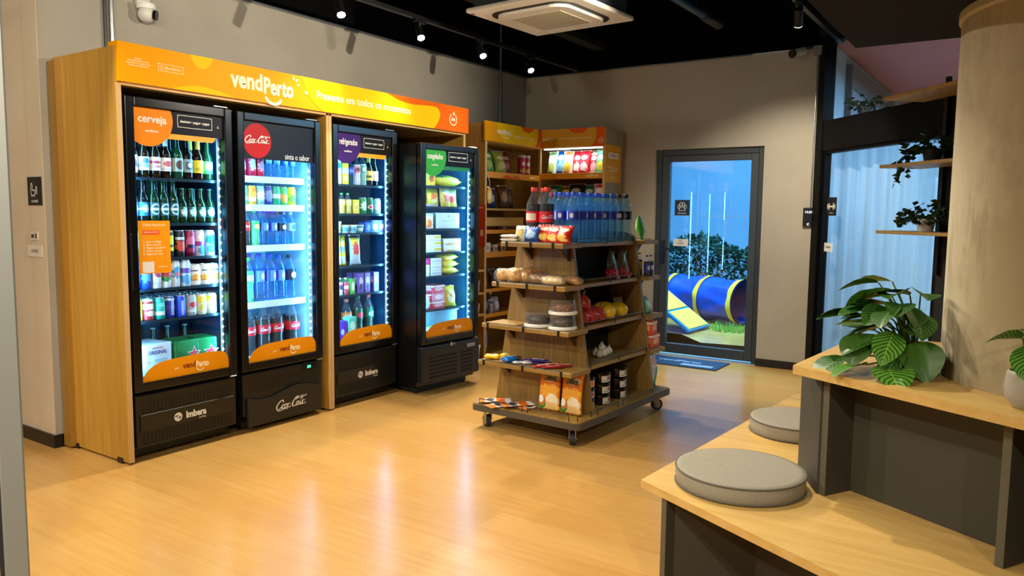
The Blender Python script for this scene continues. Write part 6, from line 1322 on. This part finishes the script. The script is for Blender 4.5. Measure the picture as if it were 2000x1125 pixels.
# lit bags on the right part
cp = lambda base, n1, n2, e1: pack(base, ('n', .5, .35, .35, .2, n1), ('e', .5, .72, .3, .1, e1), ('n', .5, .9, .4, .06, n2), ('n', .4, .12, .3, .08, n2))
rack([(bagp('b', cp('#e4ecda', '#c8d86a', '#4a8a4a', '#f6f8ee'), .11, .25, .07, seed=111, lean=.22), 'white and lime crisp bag at the corner post end of the lit shelf'), (bagp('b', cp('#1f86d8', '#8fd0f4', '#0f4a9a', '#e8f4fc'), .15, .26, .08, seed=112, lean=.22), 'bright blue crisp bag on the lit corner shelf'), (bagp('b', cp('#ece2c0', '#e0c23a', '#c86a3a', '#fbf6e0'), .115, .25, .07, seed=113, lean=.22), 'cream and yellow crisp bag on the lit corner shelf'), (bagp('b', cp('#d8283a', '#f4d8d8', '#a01528', '#fbf0f0'), .12, .25, .07, seed=114, lean=.22), 'red and white crisp bag beside the cream bag'), (bagp('b', cp('#d8283a', '#f4d8d8', '#a01528', '#fbf0f0'), .12, .25, .07, seed=114, lean=.22), 'red and white crisp bag in the middle of the red ones'), (bagp('b', cp('#b81a30', '#e8a0a8', '#f2dcd0', '#f4e0e0'), .11, .24, .07, seed=115, lean=.22), 'deep red crisp bag on the lit corner shelf'), (bagp('b', cp('#1fa86a', '#e8e04a', '#7fe0b0', '#f4f8d8'), .13, .25, .07, seed=116, lean=.22), 'green and yellow crisp bag by the flank with the orange poster')], 1.76, 'bags on the lit corner shelf', 'y', 4.08, 3.52, 6.80, -pi/2)
rack([(bagp('b', cp('#2f8a5a', '#a8d8b8', '#1a5a3a', '#e8f4ec'), .16, .23, .07, seed=117, lean=.22), 'green crisp bag on the second shelf under the lit one'), (bagp('b', cp('#c8a83a', '#f0e0a0', '#7a5a1a', '#fbf4d8'), .16, .22, .07, seed=118, lean=.22), 'mustard crisp bag on the second shelf under the lit one'), (bagp('b', cp('#14181c', '#2a4a52', '#0a0c0e', '#c8d4d8'), .18, .24, .08, seed=119, lean=.22), 'black crisp bag on the second shelf under the lit one'), (bagp('b', cp('#1a9a86', '#7fe0c8', '#0f5a4a', '#e0f4ee'), .15, .23, .07, seed=120, lean=.22), 'teal crisp bag on the second shelf under the lit one'), (bagp('b', cp('#e8b0b8', '#f0d84a', '#c83a5a', '#fbf0f0'), .15, .24, .07, seed=121, lean=.22), 'pink and yellow crisp bag on the second shelf under the lit one')], 1.44, 'bags under the lit corner shelf', 'y', 4.06, 3.53, 6.80, -pi/2)

# ------------------------------------------------------------------ stepped bench seats
BK = pm('#38352c', .6); BKE = pm('#5a5444', .6)
ls = thing('step_bench', 'low oak topped bench step carrying two round grey cushions', 'bench')
lowp = [(2.504, 1.105), (1.50, -.86), (2.09, -.86), (2.845, .475), (4.3, .475), (4.45, .975)]
b = MB(); b.prism(lowp, .028, Matrix.Translation((0, 0, .402))); b.build('seat', BENCHW, ls)
FD = Vector((-.455, -.89, 0)).normalized(); FN = Vector((.89, -.455, 0)).normalized()   # along the front edge, inward
MBN = lambda p: Matrix.Translation(p) @ Matrix(((FD.x, FN.x, 0, 0), (FD.y, FN.y, 0, 0), (0, 0, 1, 0), (0, 0, 0, 1)))
ML = MBN(Vector((2.504, 1.105, 0)))
for s in (.105, 1.16):
    b = MB(); b.box((s, .012, 0), (s+.025, .30, .4015), M=ML); o = b.build('support', BK, ls)
    b = MB(); b.box((s+.0005, .0095, 0), (s+.0245, .0118, .4015), M=ML); b.build('edge_band', BKE, o)
b = MB(); b.box((.13, .285, 0), (1.16, .30, .4015), M=ML); b.build('back_board', BK, ls)
b = MB(); b.box((1.185, .285, 0), (2.15, .30, .4015), M=ML); b.build('back_board', BK, ls)
b = MB(); b.box((.105, .012, 0), (.09, .35, .4015), M=ML @ Matrix.Translation((.105, .012, 0)) @ Matrix.Rotation(R(-33), 4, 'Z') @ Matrix.Translation((-.105, -.012, 0))); b.build('end_board', BK, ls)
us = thing('step_bench', 'upper oak bench step with plants beside the concrete column', 'bench')
upp = [(2.718, .647), (1.95, -.715), (2.12, -.81)] + [(2.972+.441*cos(R(a)), -.215+.441*sin(R(a))) for a in range(225, 55, -10)] + [(3.6, .20), (3.6, .58)]
b = MB(); b.prism(upp, .03, Matrix.Translation((0, 0, .84))); b.build('top', BENCHW, us)
UD = Vector((-.376, -.667, 0)).normalized(); UN = Vector((.667, -.376, 0)).normalized()
MU = Matrix.Translation((2.725-.003, .55+.0, 0)) @ Matrix(((UD.x, UN.x, 0, 0), (UD.y, UN.y, 0, 0), (0, 0, 1, 0), (0, 0, 0, 1)))
for s in (0, .60):
    b = MB(); b.box((s, .012, .4308), (s+.025, .15, .8395), M=MU); o = b.build('support', BK, us)
    b = MB(); b.box((s+.0005, .0095, .4308), (s+.0245, .0118, .8395), M=MU); b.build('edge_band', BKE, o)
for s0, s1_ in ((.025, .60), (.625, 1.35)):
    b = MB(); b.box((s0, .135, .4308), (s1_, .15, .8395), M=MU); b.build('back_board', pm('#3f3c30', .6), us)
b = MB(); b.box((0, -.007, .4308), (.26, .007, .8395), M=Matrix.Translation((2.732, .5465, 0)) @ Matrix.Rotation(R(27), 4, 'Z')); b.build('end_board', BK, us)
def cushion(x, y, z, r, lab):
    m, nt, bs = newmat('grey_felt'); v = coords(nt, 'Object'); f = noise(nt, v, 420, 2, .5); nt.links.new(mixn(nt, ramp(nt, f, .35, .65), hexc('#827c6e'), hexc('#9c9686')), bs.inputs['Base Color']); bs.inputs['Roughness'].default_value = .95
    t = thing('seat_cushion', lab, 'cushion', (x, y, z))
    b = MB(); b.lathe([(r*.97, .0), (r, .006), (r*1.004, .03), (r, .056), (r*.985, .062), (r*.9, .064), (r*.5, .0655), (0, .066)], 72); b.build('cover', m, t, 'all')
    for zz in (.005, .058):
        b = MB(); b.tube([(r*1.001*cos(2*pi*i/72), r*1.001*sin(2*pi*i/72), zz) for i in range(73)], .0035, 6); b.build('piping', pm('#5e5a50', .9), t, 'all')
cushion(2.665, .80, .4308, .222, 'round grey seat cushion lying at the corner of the low bench')
cushion(3.48, .80, .4308, .20, 'round grey seat cushion behind the dark bench upright')

# ------------------------------------------------------------------ plants
def leafmat(dark, light, edge_):
    m, nt, bs = newmat('striped_leaf'); uv = nt.nodes.new('ShaderNodeUVMap').outputs[0]; sp = nt.nodes.new('ShaderNodeSeparateXYZ'); nt.links.new(uv, sp.inputs[0])
    a = mth(nt, 'ABSOLUTE', mth(nt, 'SUBTRACT', sp.outputs[0], .5)); ph = mth(nt, 'SUBTRACT', mth(nt, 'MULTIPLY', sp.outputs[1], 9.0), mth(nt, 'MULTIPLY', a, 6.5))
    ph = mth(nt, 'ADD', ph, mth(nt, 'MULTIPLY', noise(nt, uv, 5, 2), .5))
    s = mth(nt, 'SINE', mth(nt, 'MULTIPLY', ph, 6.283)); f = ramp(nt, s, .15, .75)
    c = mixn(nt, f, hexc(light), hexc(dark)); c = mixn(nt, mth(nt, 'LESS_THAN', a, .018), c, hexc(edge_)); nt.links.new(c, bs.inputs['Base Color']); bs.inputs['Roughness'].default_value = .38; return m
LF1 = leafmat('#153a10', '#38681c', '#5f8a2c'); LF2 = leafmat('#1f4a14', '#5f9430', '#86aa44'); LF3 = pm('#3a5f18', .4)
def leaf(L, Wd, fold, droop, sharp=1.6):
    b = MB()
    def fn(u, v):
        x = u-.5; wd = Wd*(sin(pi*min(max(v, .0), 1)**.85))**.75; s = v*L; d = droop*v*v*L
        return Vector((x*wd, s-d*.35, -d*.6+fold*abs(x)*wd*2*.5+.004*sin(v*24)*abs(x)*2))
    b.grid(fn, 8, 14); return b
LEAVES = {}
def leafobj(parent, base, d, L, mat, ww=.62, fold=.25, droop=.35, roll=0, kind=0):
    k = (kind, mat.name, ww)
    if k not in LEAVES: LEAVES[k] = leaf(1, ww, fold, droop).mesh('leaf', mat, 'all')
    o = bpy.data.objects.new('leaf', LEAVES[k]); COL.objects.link(o); o.parent = parent
    d = Vector(d).normalized(); up = Vector((0, 0, 1)); s = d.cross(up).normalized(); n = s.cross(d)
    m = Matrix((s, d, n)).transposed().to_4x4() @ Matrix.Rotation(roll, 4, 'Y'); m.translation = base
    o.matrix_local = m @ Matrix.Scale(L, 4); return o
def calathea(name, lab, loc, lv, pot):
    t = thing(name, lab, 'plant', loc); pot(t); st = MB()
    for (bx, by, bz), d, L, mt, roll in lv:
        dn = Vector(d).normalized()
        if any(math.hypot(loc[0]+bx+dn.x*L*q-2.972, loc[1]+by+dn.y*L*q+.215) < .475 for q in (0, .5, 1)): continue
        leafobj(t, Vector((bx, by, bz)), d, L, mt, .62 if mt is not LF3 else .8, roll=roll)
        st.tube([(bx*.15, by*.15, .02), (bx*.6, by*.6, bz*.7+.02), (bx, by, bz)], [.004, .003, .0025], 6)
    st.build('stems', pm('#3f6a22', .5), t)
CAMD = Vector((-.9, -.1, 0))
def potdark(t): b = MB(); b.lathe([(.07, 0), (.085, .07), (.08, .072), (.075, .055)], 20); b.build('pot', pm('#26221c', .6), t, True)
rp = random.Random(11); lv = []
spots = [(-.02, .18, .03, (-.9, .5, -.25), .17, LF1), (-.10, .10, .02, (-.75, .55, .0), .16, LF2), (-.10, .04, .02, (-.8, -.3, -.05), .20, LF2), (-.05, .12, .15, (-.8, .2, -.7), .14, LF3), (-.06, -.04, .14, (-.7, -.35, -.75), .16, LF3), (-.05, .03, .17, (-.85, .1, -.5), .16, LF2), (.0, -.10, .12, (-.4, -.9, .05), .17, LF3), (.02, .14, .22, (-.3, .9, .1), .16, LF1), (.0, .1, .25, (-.6, .6, .1), .15, LF1), (-.02, .05, .27, (-.8, .3, -.1), .16, LF1), (0, -.02, .26, (-.8, -.3, -.25), .17, LF1), (.02, -.06, .24, (-.6, -.6, -.2), .17, LF1), (.04, 0, .33, (-.5, .6, .2), .17, LF1), (.05, -.03, .34, (-.6, -.2, .1), .15, LF1), (.05, -.05, .36, (-.2, -.7, .5), .14, LF1), (.03, .03, .33, (-.7, .1, .15), .16, LF1), (.04, -.09, .30, (-.4, -.8, .1), .14, LF1), (.02, .18, .25, (-.2, .9, -.15), .13, LF1), (-.02, -.02, .08, (-.9, .0, -.3), .15, LF1), (-.06, .0, .10, (-.8, .35, -.55), .15, LF1), (.05, .1, .15, (.3, .8, .2), .15, LF1), (.1, 0, .2, (.8, .2, .2), .15, LF1), (.08, -.08, .25, (.5, -.7, .2), .14, LF1)]
for k in range(22):
    a = R(rp.uniform(60, 300)); h = rp.uniform(.12, .40); r = .03+.07*rp.random()
    spots.append((r*cos(a)+.02, r*sin(a)*.8+.02, h, (cos(a)*.9, sin(a)*.8, rp.uniform(-.45, .25)), rp.uniform(.13, .17), LF1 if rp.random() < .75 else LF2))
for x, y, z, d, L, mt in spots: lv.append(((x-.02, y+.03, z*.72+.015), d, L, mt, rp.uniform(-.35, .35)))
calathea('striped_plant', 'leafy striped plant on the upper bench beside the column', (2.83, .285, .8708), lv, potdark)
def potwhite(t): b = MB(); b.lathe([(.035, 0), (.052, .02), (.057, .055), (.052, .095), (.046, .10), (.044, .09)], 28); b.build('pot', pm('#a8a296', .45), t, True)
lv = [((-.02, .02, .19), (-.55, .75, .10), .13, LF2, .5), ((-.03, -.01, .18), (-.8, .25, -.5), .14, LF2, .2), ((-.01, -.02, .20), (-.6, .1, .3), .13, LF2, .3), ((.0, -.03, .20), (-.5, -.8, .1), .16, LF2, 0), ((.03, .0, .16), (.5, -.4, .3), .15, LF1, 0), ((-.03, -.04, .17), (-.9, -.3, -.2), .14, LF2, 0)]
calathea('striped_plant', 'small striped plant in a pale round pot before the column', (2.485, -.025, .8708), lv, potwhite)

# shelf of trailing plants before the gym glass
ps = thing('plant_shelf', 'three thin oak shelves with trailing plants beside the gym door', 'shelf')
for z in (2.17, 1.715, 1.27):
    b = MB(); b.box((1.40, -.36, z), (2.3, -.055, z+.022), .002, M=MG); b.build('shelf', wood('#b08842', '#c8a25c', 'x', .5), ps)
b = MB(); b.box((1.63, -.075, 1.0), (1.66, -.0505, 2.3), M=MG); b.box((2.2, -.075, 1.0), (2.23, -.0505, 2.3), M=MG); b.build('upright', M_BLK, ps)
IVY = pm('#1c3a16', .45); IVY2 = pm('#2d5520', .45)
def ivy(lab, loc, n, spread, trail, seed, potm):
    t = thing('trailing_ivy', lab, 'plant', loc); rnd = random.Random(seed)
    b = MB(); b.lathe([(.045, 0), (.06, .08), (.055, .082)], 18); b.build('pot', potm, t, True)
    b = MB(); v = MB()
    for i in range(n):
        a = rnd.uniform(0, 2*pi); r = spread*rnd.random()**.6; z = .06+rnd.uniform(0, .16)*(1-r/spread*.5)
        p = Vector((r*cos(a), r*sin(a), z)); nn = Vector((cos(a)+rnd.uniform(-.6, .6), sin(a)+rnd.uniform(-.6, .6), rnd.uniform(-.7, .3)))
        leafquad(b, p, nn, rnd.uniform(.04, .06), rnd.uniform(.035, .05), rnd.uniform(-1, 1))
    for dx, dy, ln in trail:
        pts = []
        for k in range(9):
            q = k/8; pts.append((dx*min(1, q*1.6), dy*min(1, q*1.6), .10-ln*max(0, q-.35)/.65)); 
            for _ in range(2): leafquad(b, Vector(pts[-1])+Vector((rnd.uniform(-.02, .02), rnd.uniform(-.02, .02), 0)), Vector((rnd.uniform(-1, 1), rnd.uniform(-1, 1), -.6)), .05, .042, rnd.uniform(-1, 1))
        v.tube(pts, .0025, 5)
    b.build('foliage', IVY, t); v.build('vines', IVY2, t)
L0 = MG @ Vector((1.74, -.22, 1.7378)); ivy('trailing ivy spilling over the middle oak shelf', L0, 170, .15, [(.20, .16, .16), (.16, .22, .22), (.05, .2, .2)], 4, pm('#2a2a28', .6))
L1 = MG @ Vector((1.72, -.22, 1.2928)); ivy('bushy ivy in a white pot on the lowest oak shelf', L1, 150, .14, [(.16, .14, .02), (.22, .18, .05)], 5, pm('#e6e6e2', .4))
L2 = MG @ Vector((.42, .14, 2.191)); ivy('small leafy plant behind the transom glass above the gym door', L2, 90, .13, [(.1, .05, .02)], 6, pm('#38424a', .6))
b = MB(); b.box((.10, .05, 2.165), (.9, .26, 2.19), M=MG); tag(b.build('transom_ledge', M_BLACK), 'black ledge behind the transom glass carrying a leafy plant', 'ledge')

# ------------------------------------------------------------------ left edge: aluminium glass door leaf, wall signs
pp = Vector((.712, 1.653, 0)); lf = Vector((-.918, .396, 0))
t = thing('glass_door_leaf', 'open glass door leaf with a grey aluminium stile at the entrance', 'door', pp, math.atan2(lf.y, lf.x))
b = MB(); b.box((0, -.02, 0.01), (.042, .02, 2.6), .003); b.build('stile', pm('#979995', .45, .2), t)
b = MB(); b.box((.042, -.012, 0.01), (.05, .012, 2.6)); b.build('gasket', pm('#2a2c30', .5), t)
b = MB(); b.box((.05, -.004, .05), (.9, .004, 2.55)); b.build('glass_pane', clear((.94, .98, 1), .01, 1.5, 1.4, .05), t)
b = MB(); b.box((.05, -.02, 0.01), (.9, .02, .05)); b.box((.05, -.02, 2.55), (.9, .02, 2.6)); b.box((.9, -.02, 0.01), (.94, .02, 2.6)); b.build('rail', pm('#8d8f8c', .4, .3), t)
b = MB(); b.cyl(.008, (.02, -.022, .98), (.06, -.05, .98), 8); b.build('latch', M_BLK, t)
t = thing('lounge_sign', 'black sign with a white outline figure on the wall end', 'sign', (2.1515, 4.70, 1.395))
b = MB(); b.box((-.004, -.08, 0), (0, .08, .16), .001); b.build('plate', M_BLK, t)
st = strokes([[(-.035, .06), (-.035, .11), (-.028, .125), (-.02, .11), (-.02, .085), (.005, .085), (.005, .06), (-.035, .06)], [(.02, .06), (.02, .10), (.03, .10), (.03, .06)], [(-.03, .055), (-.03, .045)], [(0, .055), (0, .045)]], .006, .0006, 0); art('figure', st.mesh('figure', WHITE), WHITE, t, facing_x(-.0045, 0, 0))
text('lettering', 'LOUNGE', .02, WHITE, t, facing_x(-.0045, 0, .022), .0003, width=.075)
t = thing('wall_switch', 'small white switch plate under the black wall sign', 'switch', (2.1515, 4.725, 1.195))
b = MB(); b.box((-.006, -.045, 0), (0, .045, .05), .002); b.build('plate', pm('#ddd2c4', .4), t); b = MB(); b.box((-.0075, -.03, .012), (-.0062, -.015, .04)); b.box((-.0075, .0, .015), (-.0062, .03, .035)); b.build('buttons', pm('#4a3f3c', .5), t)
t = thing('wall_plate', 'white lettered plate below the wall switch', 'sign', (2.1515, 4.725, 1.10))
b = MB(); b.box((-.005, -.085, 0), (0, .085, .068), .002); b.build('plate', pm('#e0d6c8', .45), t); text('lettering', 'LOUNGE', .026, pm('#4a403a', .5), t, facing_x(-.0055, 0, .034), .0003, width=.08)
bpy.context.view_layer.update()
